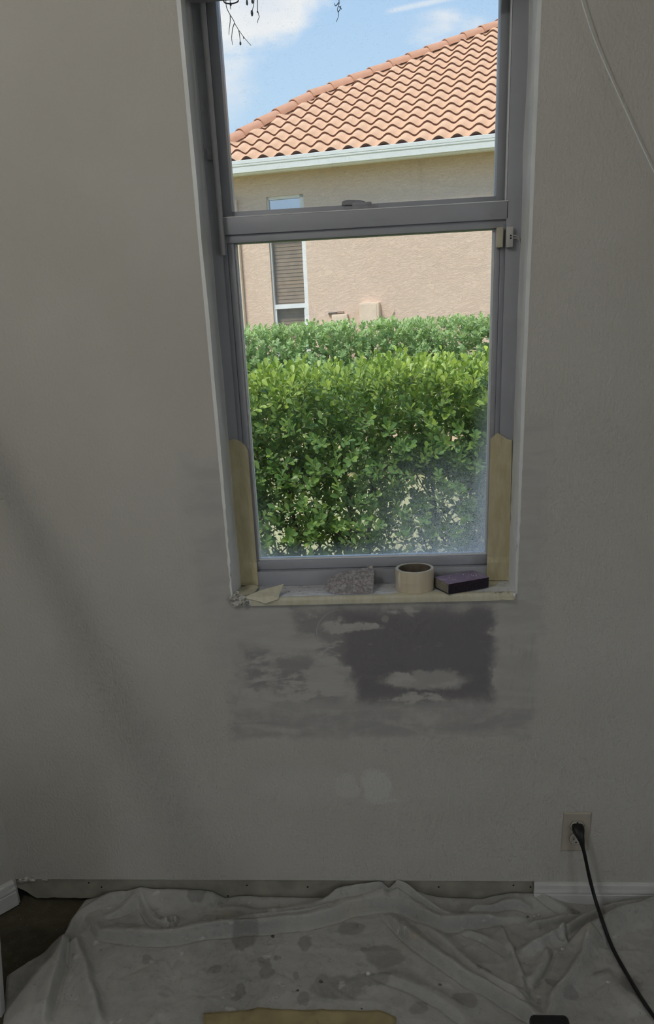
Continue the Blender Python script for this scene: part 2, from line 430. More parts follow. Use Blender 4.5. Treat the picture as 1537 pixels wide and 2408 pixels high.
# drywall returns of the window opening, uneven where they were repaired
def reveal(name, side):
    bm = bmesh.new(); nz, ny = 150, 6
    zs = np.linspace(ZS-.004, ZH, nz); g = []
    for z in zs:
        row = []
        low = max(0, min(1, (1.25-z)/.35))
        for j in range(ny+1):
            y = -.0012+.1012*j/ny
            w = .0022*mnoise.noise(Vector((z*7, y*20, side)))+low*.003*mnoise.noise(Vector((z*45, y*30, 4+side)))
            e = (1-j/ny)**2*(low*.005*mnoise.noise(Vector((z*60, 9, side)))+low*.003)
            x = (XL+.004+w-e) if side < 0 else (XR-.004+w+e)
            row.append(bm.verts.new((x, y-(low*.0015 if j == 0 else 0), z)))
        g.append(row)
    for i in range(nz-1):
        for j in range(ny): bm.faces.new((g[i][j], g[i+1][j], g[i+1][j+1], g[i][j+1]))
    # thin edge back to the wall
    ed = [bm.verts.new(((XL-.004 if side < 0 else XR+.004)+.003*mnoise.noise(Vector((z*50, 2, side)))*max(0, min(1, (1.3-z)/.4)), -.0004, z)) for z in zs]
    for i in range(nz-1): bm.faces.new((g[i][0], g[i+1][0], ed[i+1], ed[i]))
    return struct(addbm(name, bm, M_reveal, None, True), 'white drywall return on the %s of the window opening' % ('left' if side < 0 else 'right'))
reveal('trim_2', -1); reveal('trim_3', 1)
struct(box('trim_4', XL, XR, .0, .2, ZH-.004, ZH, M_reveal), 'white drywall return at the head of the window opening')

# ------------------------------------------------------------------ the window
win = empty('window_1', ((XL+XR)/2, .15, ZS), 'white single hung window with dusty lower pane', kind='structure')
def X9(px, Y=.10): return onY(px, 900, Y)[0]
def X2(px, Y=.10): return onY(px, 200, Y)[0]
def Z8(py, Y=.10): return onY(850, py, Y)[2]
FY = .100
jl, jr = X9(548), X9(1178)
zb = Z8(1338, FY)
box('frame_jamb', XL, jl, FY, .20, ZS, ZH, M_vinyl, win, .0012)
box('frame_jamb', jr, XR, FY, .20, ZS, ZH, M_vinyl, win, .0012)
box('frame_head', jl, jr, FY, .20, 2.135, ZH, M_vinyl, win, .0012)
box('frame_sill', jl, jr, FY-.004, .20, ZS, zb, M_vinyl, win, .0015)
def glass_mat(name, dust):
    m, b = newmat(name); nt = S.nt; nt.nodes.remove(b); out = nt.nodes['Material Output']
    co = coords(); x, y, z = xyz(co)
    tr = node('ShaderNodeBsdfTransparent'); tr.inputs[0].default_value = (.97, .98, .98, 1)
    gl = node('ShaderNodeBsdfGlossy'); gl.inputs['Roughness'].default_value = .01
    fr = node('ShaderNodeFresnel'); fr.inputs[0].default_value = 1.35
    mx = node('ShaderNodeMixShader'); lk(fr.outputs[0], mx.inputs[0]); lk(tr.outputs[0], mx.inputs[1]); lk(gl.outputs[0], mx.inputs[2])
    tl_ = node('ShaderNodeBsdfTranslucent'); tl_.inputs[0].default_value = (.92, .94, .97, 1)
    df = node('ShaderNodeBsdfDiffuse'); df.inputs[0].default_value = (.8, .82, .85, 1)
    dm = node('ShaderNodeMixShader'); dm.inputs[0].default_value = .25; lk(tl_.outputs[0], dm.inputs[1]); lk(df.outputs[0], dm.inputs[2])
    sp = noise(co, 420, 3, .7); big = noise(co, 9, 4)
    spk = voronoi(co, 240).ss(.35, .12)*noise(co, 70, 2).ss(.45, .6)
    if dust:
        a, c = onY(1143, 1305, .125), onY(760, 1305, .125); t = onY(1143, 1000, .125)
        gx = (x+win.location.x).ss(c[0]+.02, a[0]); gz = (z+win.location.z).ss(t[2], a[2]+.02)
        g = gx*gz
        edge = (x+win.location.x).ss(a[0]-.045, a[0])*(z+win.location.z).ss(t[2]+.15, t[2]-.2)*.5
        lowband = (z+win.location.z).ss(a[2]+.05, a[2])*.35
        leftlow = (x+win.location.x).ss(-.25, -.32)*(z+win.location.z).ss(1.13, .98)*.25
        mask = (g*(.10+sp.ss(.44, .58)*.85)*(big*.9+.35)+edge*(.35+sp*.8)+lowband*big+leftlow*big*.7+spk*g*.9+spk*.10).clamp()*.95
    else:
        lb = (z+win.location.z).ss(1.78, 1.72)*.10
        mask = (spk*.10+lb).clamp()
    fin = node('ShaderNodeMixShader'); lk(mask, fin.inputs[0]); lk(mx.outputs[0], fin.inputs[1]); lk(dm.outputs[0], fin.inputs[2])
    lk(fin.outputs[0], out.inputs['Surface']); return m
M_glassL = glass_mat('dusty_lower_glass', True); M_glassU = glass_mat('upper_glass', False)
# lower sash (inner) with stepped stiles
lsash = box('lower_sash', X9(549, .107), X9(559, .107), .106, .150, zb, Z8(545, .106), M_track, win, .0008)
def sub(name, *a, **k): return box(name, *a, **k)
box('stile', X9(1166.5, .107), X9(1177, .107), .106, .150, zb, Z8(545, .106), M_track, lsash, .0008)
GLx, GRx = X9(574.5, .112), X9(1155, .112)
box('stile', X9(560.5, .112), GLx, .111, .150, zb, Z8(545, .106), M_vinyl, lsash, .0010)
box('stile', GRx, X9(1165.5, .112), .111, .150, zb, Z8(545, .106), M_vinyl, lsash, .0010)
zr = Z8(1313, .112)
box('bottom_rail', X9(560.5, .112), X9(1165.5, .112), .109, .150, zb+.0022, zr, M_vinyl, lsash, .0012)
box('rail_groove', jl, jr, .112, .150, zb-.0004, zb+.0024, M_gasket, lsash)
box('glazing_bead', GLx, GLx+.0042, .120, .140, zr, Z8(556, .112), M_reveal, lsash, .0006)
box('glazing_bead', GRx-.0042, GRx, .120, .140, zr, Z8(556, .112), M_reveal, lsash, .0006)
box('glazing_bead', GLx, GRx, .118, .140, zr, zr+.003, M_reveal, lsash, .0006)
ztop, zline, zund = Z8(491, .103), Z8(535, .103), Z8(555, .110)
box('meeting_rail', jl-.004, jr+.004, .100, .150, zline, ztop, M_vinyl, lsash, .0014)
box('meeting_rail_lip', jl, jr, .107, .150, zund, zline, M_vinyl, lsash, .0012)
box('rail_edge', jl-.003, jr+.003, .0992, .118, ztop-.0022, ztop-.0006, M_reveal, lsash)
box('pane', GLx, GRx, .125, .129, zr, zund+.004, M_glassL, lsash)
# upper sash (outer, fixed)
def Xu(px, Y): return X2(px, Y)
UG0, UG1 = onY(524, 200, .145)[0], onY(1171.5, 200, .145)[0]
zu = Z8(480, .135)
us = box('upper_sash', UG0-.020, UG0, .134, .185, ztop-.02, ZH-.04, M_vinyl, win, .0012)
box('stile', UG1, UG1+.020, .134, .185, ztop-.02, ZH-.04, M_vinyl, us, .0012)
box('track', jl, UG0-.0205, .118, .190, ztop-.01, ZH-.04, M_track, us, .0008)
box('track', UG1+.0205, jr, .118, .190, ztop-.01, ZH-.04, M_track, us, .0008)
box('track_edge', jl+.0005, jl+.0030, .102, .118, ztop, ZH-.04, M_reveal, us, .0004)
box('track_edge', jr-.0030, jr-.0005, .102, .118, ztop, ZH-.04, M_reveal, us, .0004)
box('bottom_rail', UG0-.02, UG1+.02, .1345, .185, ztop-.045, zu, M_vinyl, us, .0012)
box('pane', UG0, UG1, .158, .162, zu-.005, ZH-.04, M_glassU, us)
for s in (UG0-.0225, UG1+.0225):
    bm = bmesh.new(); bmesh.ops.create_uvsphere(bm, u_segments=10, v_segments=6, radius=.0028)
    bmesh.ops.translate(bm, verts=bm.verts, vec=(s, .1175, ztop+.022)); addbm('track_screw', bm, M_dark, us)
# sash lock on the meeting rail
lx0, lx1 = onY(812, 488, .118)[0], onY(888, 488, .118)[0]
lock = box('sash_lock', lx0, lx1, .106, .132, ztop-.001, ztop+.006, M_lock, win, .001)
bm = bmesh.new(); bx(bm, onY(827, 480, .12)[0], onY(873, 480, .12)[0], .112, .130, ztop+.005, ztop+.0135, .0015); addbm('lock_body', bm, M_lock, lock, True)
bm = bmesh.new()
hp = [(803, 483), (804, 475), (815, 470.5), (845, 470.5), (858, 474), (862, 480), (845, 484), (820, 482)]
lo_, hi_ = [], []
for px, py in hp:
    p = onY(px, py, .134); lo_.append(bm.verts.new((p[0], .130, p[2]))); hi_.append(bm.verts.new((p[0], .140, p[2])))
bm.faces.new(lo_); bm.faces.new(hi_[::-1])
for i in range(len(hp)): bm.faces.new((lo_[i], lo_[(i+1) % len(hp)], hi_[(i+1) % len(hp)], hi_[i]))
addbm('lock_lever', bm, M_lock, lock)

# marble sill
sill = struct(box('window_sill', XL-.0, XR+.0, -.006, .105, ZS-.0165, ZS, M_marble, None, .0025), 'white marble window sill slab')

# ------------------------------------------------------------------ blind hardware on the left jamb
M_grayp = simple('beige_grey_plastic', (.62, .60, .57), .4, .04, 30)
M_headrail = simple('pale_blind_headrail', (.45, .44, .47), .5, .05, 20)
hr = box('blind_headrail', XL+.012, XR-.01, .018, .060, onY(480, 6.5, .06)[2], onY(480, 6.5, .06)[2]+.03, M_headrail, None, .002)
tag(hr, 'pale headrail of a window blind across the top of the opening', 'blind')
bm = bmesh.new()
lp = [onY(526, -6, .04), onY(526, 3, .04), onY(531, 7.5, .04), onY(545, 8.5, .04), onY(557, 5, .04), onY(560, 1, .04), onY(556, -4, .04)]
tube(bm, spline(lp, 5), .0011, 6); addbm('wire_loop', bm, M_dark, hr)
bm = bmesh.new()
wp = [onY(485, -10, .085), onY(489.5, 200, .085), onY(499, 400, .085), onY(518, 600, .085)]
p0, p1 = onY(484.5, 0, .086), onY(517.5, 601, .086)
px_, pz0, pz1 = (p0[0]+p1[0])/2, p1[2], 2.05
tube(bm, [(px_-.001, .086, 2.16), (px_, .086, 1.9), (px_, .086, pz1-.3), (px_, .086, pz0)], .0056, 12)
wand = tag(addbm('blind_wand', bm, simple('grey_white_wand_plastic', (.46, .455, .48), .4, .03, 20), None, True), 'slim white hollow wand hanging along the left window jamb', 'blind wand')
c = onY(494, 362, .095)
box('wand_clip', c[0]-.006, px_+.002, .0925, .0996, c[2]-.011, c[2]+.011, M_lock, win, .001)

# alarm contact pair
M_cream = simple('aged_cream_plastic', (.66, .61, .47), .4, .04, 30)
a0_, a1_ = onY(1167.5, 535, .098), onY(1180.5, 582, .098)
mg = box('alarm_magnet', a0_[0], a1_[0]+.001, .094, .1068, a1_[2], a0_[2], M_cream, None, .0018, 3)
tag(mg, 'small cream alarm magnet on the right stile of the lower sash', 'sensor')
a0_, a1_ = onY(1190.5, 533, .088), onY(1205, 581, .088)
ac = empty('alarm_contact', ((a0_[0]+a1_[0])/2, .0995, a1_[2]), 'small grey wired alarm contact on the right window jamb', 'sensor')
box('housing', a0_[0], a1_[0], .086, .0995, a1_[2], a0_[2], M_grayp, ac, .0012)
for q in (0, 1):
    p = onY(1200.5, 554+6*q, .0855)
    bm = bmesh.new(); bmesh.ops.create_cone(bm, cap_ends=True, segments=12, radius1=.0018, radius2=.0018, depth=.001)
    bmesh.ops.rotate(bm, verts=bm.verts, cent=(0, 0, 0), matrix=Matrix.Rotation(math.pi/2, 3, 'X')); bmesh.ops.translate(bm, verts=bm.verts, vec=(p[0], .0857, p[2]))
    addbm('screw_terminal', bm, M_dark, ac)
    bm = bmesh.new(); pts = [onY(1204, 554+7*q, .09), onY(1212, 554+6*q, .091), onY(1219, 560+4*q, .094), onY(1222, 572, .0975), onY(1222, 584, .101)]
    tube(bm, spline(pts, 5), .0013, 6); addbm('wire', bm, M_grayp, ac, True)

# ------------------------------------------------------------------ tape on the frame
def tape_strip(name, outline_rows, label, mat=M_tape):
    """outline_rows: list of (py, [(px, Y), ...]) rows from top to bottom -> thin sheet with thickness"""
    V, Fc = [], []; nc = len(outline_rows[0][1])
    for py, cols in outline_rows:
        for c_ in cols:
            px, Y = c_[0], c_[1]; yy = c_[2] if len(c_) > 2 else py
            V.append(onY(px, yy, Y+.0006*mnoise.noise(Vector((px*.15, yy*.06, 2)))))
    nr = len(outline_rows)
    for i in range(nr-1):
        for j in range(nc-1): Fc.append((i*nc+j, (i+1)*nc+j, (i+1)*nc+j+1, i*nc+j+1))
    o = addmesh(name, V, Fc, mat, None, False)
    md = o.modifiers.new('t', 'SOLIDIFY'); md.thickness = .0004; md.offset = 0
    return tag(o, label, 'tape')
rows = []
for t in np.linspace(0, 1, 24):
    py = 1062+t*(1377-1062)
    l = 539+t*(560-539)+1.0*math.sin(t*9); r = 583+t*(607.5-583)
    m1 = l+(r-l)*.28; m2 = l+(r-l)*.58; m3 = l+(r-l)*.82
    if t == 0: rows.append((py, [(l-2, .0965, 1036), (m1-2, .0965, 1032), (m2-1, .097, 1037), (m3, .0985, 1046), (r-2, .1035, 1056)]))
    rows.append((py, [(l, .0968), (m1, .0968+.0004*math.sin(t*13)), (m2, .0970), (m3, .0985+.0004*math.sin(t*17)), (r, .104+.0006*math.sin(t*11))] if py < 1328 else [(l, .0945), (m1, .0943), (m2, .0945), (m3, .0943), (r, .0945)]))
tape_strip('masking_tape_strip', rows, 'long cream masking tape strip down the left side of the window frame')
rows = []
for t in np.linspace(0, 1, 24):
    py = 1046+t*(1365-1046)
    l = 1153+t*(1143-1153); r = 1203+t*(1196-1203)
    m1 = l+(r-l)*.26; m2 = l+(r-l)*.5; m3 = l+(r-l)*.8
    if t == 0: rows.append((py, [(l, .103, 1032), (m1+3, .0985, 1017), (m2+1, .097, 1024), (m3, .0965, 1033), (r, .0965, 1035)]))
    rows.append((py, [(l, .1035+.0005*math.sin(t*12)), (m1, .0985), (m2, .0968), (m3, .0966+.0005*math.sin(t*15)), (r, .0966)] if py < 1316 else [(l, .0945), (m1, .0943), (m2, .0945), (m3, .0943), (r, .0945)]))
tape_strip('masking_tape_strip', rows, 'long cream masking tape strip down the right side of the window frame')

# tape over the front edge of the sill, its back edge wandering over the top
V, Fc = [], []; xs = np.linspace(onY(590, 1415)[0], onY(1205, 1410)[0], 110)
for x in xs:
    t = (x-xs[0])/(xs[-1]-xs[0])
    lip = .006+.006*abs(mnoise.noise(Vector((x*9, 0, 1))))+.012*math.exp(-((x-.045)/.05)**2)+(.014*max(0, (.93-t)/.3) if .62 < t < .93 else 0)
    wv = .0007*mnoise.noise(Vector((x*40, 1, 0)))
    V += [(x, -.0068+wv, ZS-.0168), (x, -.0072+wv, ZS-.008), (x, -.0066+wv, ZS-.001), (x, -.004, ZS+.0011), (x, lip, ZS+.0009+.0008*abs(wv)*400*.5)]
for i in range(len(xs)-1):
    for j in range(4): Fc.append((i*5+j, (i+1)*5+j, (i+1)*5+j+1, i*5+j+1))
o = addmesh('sill_tape_strip', V, Fc, M_tape2, None, True); tag(o, 'cream masking tape wrapped over the front edge of the marble sill', 'tape')

# loose, torn tape at the left end of the sill
def sheet(name, rows, mat, label, cat='tape', thick=.0004, group=None):
    V = [p for r in rows for p in r]; n = len(rows[0]); Fc = []
    for i in range(len(rows)-1):
        for j in range(n-1): Fc.append((i*n+j, i*n+j+1, (i+1)*n+j+1, (i+1)*n+j))
    o = addmesh(name, V, Fc, mat); md = o.modifiers.new('t', 'SOLIDIFY'); md.thickness = thick; md.offset = 0
    return tag(o, label, cat, group)
def P(px, py, Y): return tuple(onY(px, py, Y))
sheet('loose_tape_flap', [[P(574, 1403, -.004), P(605, 1391, .010), P(636, 1382, .020), P(667, 1373, .028)],
                          [P(576, 1405, -.007), P(606, 1397, .002), P(640, 1391, .010), P(662, 1384, .018)],
                          [P(580, 1408, -.009), P(612, 1404, -.006), P(640, 1401, -.004), P(656, 1399, .002)],
                          [P(585, 1409, -.010), P(612, 1415, -.012), P(622, 1419.5, -.013), P(655, 1408.5, -.010)]], M_tape2, 'torn pale masking tape flap curling up at the left end of the sill')
sheet('torn_tape_scrap', [[P(563, 1381, .085), P(576, 1378, .082), P(590, 1374.5, .09), P(604, 1377, .088)],
                          [P(562, 1386, .066), P(578, 1384, .072), P(592, 1385, .066), P(608, 1380, .070)],
                          [P(560, 1391, .046), P(576, 1393, .040), P(592, 1390, .048), P(603, 1388, .052)],
                          [P(553, 1400, .020), P(568, 1402, .012), P(584, 1398, .024), P(596, 1394, .032)]], M_tape2, 'crumpled tape scrap in the left inner corner of the sill')
c = onY(566, 1409, -.006)
pl = empty('plaster_clump', (c[0], -.006, c[2]-.012), 'rough grey clump of crumbled plaster at the left sill corner', 'plaster')
for k in range(16):
    px, py = 546+30*rng.random(), 1394+28*rng.random()
    if py < 1402 and px < 552: py += 8
    p = onY(px, py, -.004-.004*rng.random()); r = .003+.0045*rng.random()
    lump('plaster_crumb', (p[0], p[1], p[2], r*1.3, r, r), M_plaster, pl, k, .7, 2)

# tape and grit at the right end of the sill
rtape = sheet('sill_corner_tape', [[P(1146, 1367, .093), P(1170, 1367, .093), P(1196, 1368, .093)],
                          [P(1151, 1379, .052), P(1175, 1379, .052), P(1203, 1381, .050)],
                          [P(1158, 1393, .012), P(1182, 1394, .010), P(1208, 1396, .008)],
                          [P(1163, 1404, -.008), P(1188, 1405, -.009), P(1208, 1405, -.009)],
                          [P(1168, 1410.5, -.009), P(1190, 1412, -.010), P(1207, 1411, -.010)]], M_tape2, 'dusty pale tape patch folded over the right end of the sill', thick=.0012)
bm = bmesh.new(); tube(bm, spline([P(1178, 1408, -.011), P(1195, 1411, -.013), P(1207, 1410, -.012), P(1209.5, 1402, -.010)], 5), .0009, 5)
addbm('curled_edge', bm, M_tape2, rtape)
M_grit = simple('grey_grit', (.16, .15, .15), .9, .2, 90)
for k in range(34):
    u = rng.random(); px, py = ((1172+rng.normal()*14+8, 1395+rng.normal()*3.5) if k < 22 else (660+480*rng.random(), 1378+16*rng.random()))
    if 760 < px < 885 or 925 < px < 1140 and k >= 22: px = 700+40*rng.random()
    q = onZ(px, py, ZS+.0012); r = .0004+.0007*rng.random()
    lump('grit_grain', (q[0], min(q[1], .09), ZS+(.0042 if px > 1150 else .0012)*.55, r*1.4, r, r*.8), M_grit, sill, k, .6, 1)

# ------------------------------------------------------------------ scrap, roll, sponge
M_scrap = None
def scrap_mat():
    m, b = newmat('pitted_grey_plaster_scrap'); co = coords()
    n = noise(co, 140, 6, .75); n2 = noise(co, 420, 4, .7); n3 = noise(co, 45, 5, .65)
    c = mixc(n.ss(.42, .6), (.36, .33, .345), (.66, .635, .65)); c = mixc(n3.ss(.60, .66)*.8, c, (.78, .77, .78)); c = mixc(n2.ss(.66, .74)*.6, c, (.7, .68, .68))
    lk(c, b.inputs['Base Color']); b.inputs['Roughness'].default_value = .8; lk(bump(n+n2*.5, 1.0, .004), b.inputs['Normal']); return m
M_scrap = scrap_mat()
ol = [(763.5, 1386), (767, 1374), (774, 1362.5), (786, 1356), (802, 1350.5), (822, 1347), (845, 1342), (868, 1339), (878.5, 1342), (878, 1368), (876, 1399.5), (852, 1400.5), (830, 1401.5), (800, 1400), (784, 1397), (770, 1391)]
def sy(py): return .010+(1401-py)/62*.050
fr_, bk_ = [], []
bm = bmesh.new()
for px, py in ol:
    p = onY(px, py, sy(py)); p[2] = max(p[2], ZS+.0016)
    fr_.append(bm.verts.new(p)); bk_.append(bm.verts.new(p+np.array([.001, .0065, .0035])))
cen = np.mean([v.co for v in fr_], axis=0)
# inner ring for a chipped, uneven face
inn = [bm.verts.new(Vector(cen)+(v.co-Vector(cen))*.62+Vector((0, -.0015+.0016*mnoise.noise(v.co*90), 0))) for v in fr_]
cv_ = bm.verts.new(Vector(cen)+Vector((0, -.0012, 0)))
n = len(ol)
for i in range(n):
    j = (i+1) % n
    bm.faces.new((fr_[i], fr_[j], inn[j], inn[i])); bm.faces.new((inn[i], inn[j], cv_)); bm.faces.new((fr_[j], fr_[i], bk_[i], bk_[j]))
bm.faces.new(bk_[::-1])
scrap = tag(addbm('plaster_scrap', bm, M_scrap), 'jagged grey plaster scrap leaning on the sill against the window frame', 'plaster')
sheet('bent_tape_tab', [[P(850, 1341, .070), P(862, 1335.5, .078), P(874, 1329.5, .088)], [P(852, 1346, .068), P(866, 1342, .073), P(876, 1336, .086)], [P(856, 1352, .066), P(868, 1349, .070), P(877, 1345, .084)]], M_tape2, 'small bent tape tab sticking up behind the plaster scrap')

def tape_roll():
    q0, q1 = onZ(929.5, 1352, ZS+.048), onZ(1021.5, 1348, ZS+.048)
    r = .0452; cx = (q0[0]+q1[0])/2; cy = .0465; h = .050
    root = empty('masking_tape_roll', (cx, cy, ZS), 'cream roll of masking tape standing on the sill beside the purple sponge', 'tape roll')
    m, b = newmat('tape_roll_side'); co = coords()
    n = noise(scalev(co, (1, 1, 60)), 6, 3); n3 = noise(scalev(co, (60, 60, 1)), 1, 3)
    lk(mixc(n3.ss(.3, .7), (.71, .63, .48), (.64, .56, .41)), b.inputs['Base Color']); b.inputs['Roughness'].default_value = .5
    mt = m
    m2, b2 = newmat('tape_roll_layers'); co = coords(); x, y, z = xyz(co)
    rr = (x*x+y*y).sqrt(); ring = noise(vec3(rr*900, 0, 0), 1.0, 2)
    lk(mixc(ring.ss(.3, .7), (.80, .77, .68), (.70, .66, .55)), b2.inputs['Base Color']); b2.inputs['Roughness'].default_value = .6
    def lathe(name, prof, mat, parent, seg=64):
        bm = bmesh.new(); rings = []
        for k in range(seg):
            a = 2*math.pi*k/seg; rings.append([bm.verts.new((cx+p_*math.cos(a), cy+p_*math.sin(a), ZS+z_)) for p_, z_ in prof])
        for k in range(seg):
            for i in range(len(prof)): 
                j = (i+1) % len(prof)
                bm.faces.new((rings[k][i], rings[(k+1) % seg][i], rings[(k+1) % seg][j], rings[k][j]))
        return addbm(name, bm, mat, parent, True)
    tw = lathe('tape_winding', [(r, .0014), (r, .0014+h-.0016), (r-.0006, h+.0012), (.0385, h+.0014), (.0385, .0012), (r-.0006, .0012)], mt, root)
    lathe('layer_face', [(r-.0006, h+.0012), (r-.0006, h+.0018), (.0382, h+.0018), (.0382, h+.0012)], m2, root)
    lathe('cardboard_core', [(.0385, .0016), (.0385, h+.0008), (.0365, h+.0008), (.0365, .0016)], simple('brown_cardboard_core', (.20, .165, .125), .8, .15, 60), root)
    # loose tape end
    a = math.radians(218); bm = bmesh.new(); st = []
    for k in range(7):
        z = .012+k*(h-.012)/6; o_ = .0008+.0035*math.sin(math.pi*k/6)+.0006
        st.append([bm.verts.new((cx+(r+.0002)*math.cos(a+.06), cy+(r+.0002)*math.sin(a+.06), ZS+z)), bm.verts.new((cx+(r+o_)*math.cos(a), cy+(r+o_)*math.sin(a), ZS+z))])
    for q, w in zip(st, st[1:]): bm.faces.new((q[0], q[1], w[1], w[0]))
    o = addbm('loose_tape_end', bm, m2, root); md = o.modifiers.new('t', 'SOLIDIFY'); md.thickness = .0005
tape_roll()

def sponge():
    m, b = newmat('purple_sanding_grit'); co = coords()
    n = noise(co, 700, 3, .7); d = noise(co, 45, 5, .65); sp = voronoi(co, 130).ss(.16, .05)
    c = mixc(n.ss(.3, .7), (.40, .31, .47), (.31, .23, .38)); c = mixc(d.ss(.45, .75)*.6, c, (.60, .56, .66)); c = mixc(sp*d.ss(.45, .6)*.7, c, (.8, .78, .82))
    lk(c, b.inputs['Base Color']); b.inputs['Roughness'].default_value = .75; lk(bump(n, .8, .0015), b.inputs['Normal'])
    f, l, r_ = onZ(1054.5, 1404.5, ZS+.001), onZ(1003.5, 1391.5, ZS+.001), onZ(1134, 1385, ZS+.001)
    f[:2] = (f[0], max(f[1], -.012))
    ex = Vector((r_-f)); ex.z = 0; L = .108; ex.normalize()
    ey = Vector((-ex.y, ex.x, 0)); Wd = .066; h = .0255
    z0 = ZS+.0022
    root = empty('sanding_sponge', (f[0], f[1], z0), 'purple sanding sponge block with white dust lying on the sill', 'sanding sponge')
    def quadbox(name, a0, a1, b0, b1, c0, c1, mat, bev):
        bm = bmesh.new(); bx(bm, a0, a1, b0, b1, c0, c1, bev, 2)
        for v in bm.verts: v.co = Vector((f[0], f[1], z0))+ex*v.co.x+ey*v.co.y+Vector((0, 0, v.co.z))
        return addbm(name, bm, mat, root, True)
    dk = simple('dark_purple_grit_side', (.035, .025, .04), .9, .2, 300, .6, 600)
    quadbox('foam_core', .0012, L-.0012, 0, Wd, .0012, h-.0012, simple('grey_sponge_foam', (.33, .31, .255), .9, .12, 160, .8, 400), .0006)
    quadbox('top_grit_face', 0, L, -.0004, Wd+.0004, h-.0014, h, m, .0006)
    quadbox('front_grit_face', 0, L, -.0012, .0, .0006, h-.001, dk, .0003)
    quadbox('back_grit_face', 0, L, Wd, Wd+.0012, .0006, h-.001, dk, .0003)
    quadbox('bottom_grit_face', 0, L, 0, Wd, 0, .0014, dk, .0005)
    for k in range(12):
        u, v = rng.random(), rng.random(); p = Vector((f[0], f[1], z0+h))+ex*u*L*.96+ey*(Wd*(.3+.68*v))
        rr = .0005+.0009*rng.random(); lump('dust_fleck', (p.x, p.y, p.z+rr*.3, rr*1.5, rr*1.5, rr*.7), M_reveal, root, k, .5, 1)
sponge()

# ------------------------------------------------------------------ outlet and cord
M_plate = simple('almond_outlet_plastic', (.50, .46, .38), .35, .03, 20)
M_recep = simple('ivory_receptacle_plastic', (.58, .55, .47), .35, .03, 20)
M_black = simple('black_rubber', (.012, .012, .013), .45, .1, 60)
ox, oz = .4640, .2340
outlet = empty('wall_outlet', (ox, 0, oz-.058), 'almond duplex outlet with a black plug in its upper socket', 'outlet')
def plate():
    bm = bmesh.new(); t = bmesh.new()
    w, h = .0352, .0580
    back = [t.verts.new((ox+sx*w, -.0002, oz+sz*h)) for sx, sz in ((-1, -1), (1, -1), (1, 1), (-1, 1))]
    mid = [t.verts.new((ox+sx*w, -.0022, oz+sz*h)) for sx, sz in ((-1, -1), (1, -1), (1, 1), (-1, 1))]
    fr = [t.verts.new((ox+sx*(w-.0035), -.0055, oz+sz*(h-.0035))) for sx, sz in ((-1, -1), (1, -1), (1, 1), (-1, 1))]
    for i in range(4):
        j = (i+1) % 4; t.faces.new((back[i], back[j], mid[j], mid[i])); t.faces.new((mid[i], mid[j], fr[j], fr[i]))
    t.faces.new(fr); t.faces.new(back[::-1]); merge(bm, t)
    return addbm('cover_plate', bm, M_plate, outlet)
plate()
for s in (1, -1):
    zc = oz+s*.0195; bm = bmesh.new(); n = 40; ring = []
    for k in range(n):
        a = 2*math.pi*k/n; x, z = .0172*math.cos(a), .0172*math.sin(a)
        z = max(-.0143, min(.0143, z)); ring.append((x, z))
    lo_ = [bm.verts.new((ox+x, -.0054, zc+z)) for x, z in ring]; hi_ = [bm.verts.new((ox+x*.97, -.0074, zc+z*.97)) for x, z in ring]
    for i in range(n): bm.faces.new((lo_[i], lo_[(i+1) % n], hi_[(i+1) % n], hi_[i]))
    bm.faces.new(hi_)
    rc = addbm('receptacle', bm, M_recep, outlet)
    rim = bmesh.new(); tube(rim, [(ox+x*1.03, -.0056, zc+z*1.03) for x, z in ring+ring[:1]], .0004, 5, False); addbm('shadow_gap', rim, M_dark, rc)
    for dx_, hh in ((-.0062, .0036), (.0062, .0042)):
        box('slot', ox+dx_-.0009, ox+dx_+.0009, -.0077, -.0072, zc+.001-hh, zc+.001+hh, M_dark, rc)
    bm = bmesh.new(); bmesh.ops.create_cone(bm, cap_ends=True, segments=12, radius1=.0024, radius2=.0024, depth=.0005)
    bmesh.ops.rotate(bm, verts=bm.verts, cent=(0, 0, 0), matrix=Matrix.Rotation(math.pi/2, 3, 'X')); bmesh.ops.translate(bm, verts=bm.verts, vec=(ox, -.0076, zc+(.0105 if s > 0 else -.0095)))
    addbm('ground_hole', bm, M_dark, rc)
bm = bmesh.new(); bmesh.ops.create_uvsphere(bm, u_segments=10, v_segments=6, radius=.003); bmesh.ops.scale(bm, verts=bm.verts, vec=(1, .4, 1)); bmesh.ops.translate(bm, verts=bm.verts, vec=(ox, -.0057, oz)); addbm('plate_screw', bm, M_plate, outlet, True)

cord = empty('power_cord', (ox, -.008, oz+.0195), 'black power cord hanging from the wall outlet down onto the drop cloth', 'cord')
bm = bmesh.new()   # moulded plug: flat head that droops into a strain relief
secs = [((0, -.0078, .0195), .0140, .0095), ((0, -.016, .019), .0148, .0108), ((.001, -.024, .014), .0140, .011), ((.0035, -.031, .004), .0098, .009), ((.0065, -.036, -.006), .0072, .0070), ((.0085, -.0385, -.016), .0054, .0054), ((.0097, -.040, -.022), .0048, .0048)]
rings = []
for i, (c_, a, b_) in enumerate(secs):
    c1 = Vector(secs[min(i+1, len(secs)-1)][0]); c0 = Vector(secs[max(i-1, 0)][0]); t = (c1-c0).normalized()
    sx = Vector((1, 0, 0)); sz = sx.cross(t).normalized(); sx = t.cross(sz)
    rings.append([bm.verts.new(Vector((ox, 0, oz))+Vector(c_)+sx*(a*math.copysign(abs(math.cos(q))**.6, math.cos(q)))+sz*(b_*math.copysign(abs(math.sin(q))**.6, math.sin(q)))) for q in np.linspace(0, 2*math.pi, 20, endpoint=False)])
for q, w in zip(rings, rings[1:]):
    for k in range(20): bm.faces.new((q[k], q[(k+1) % 20], w[(k+1) % 20], w[k]))
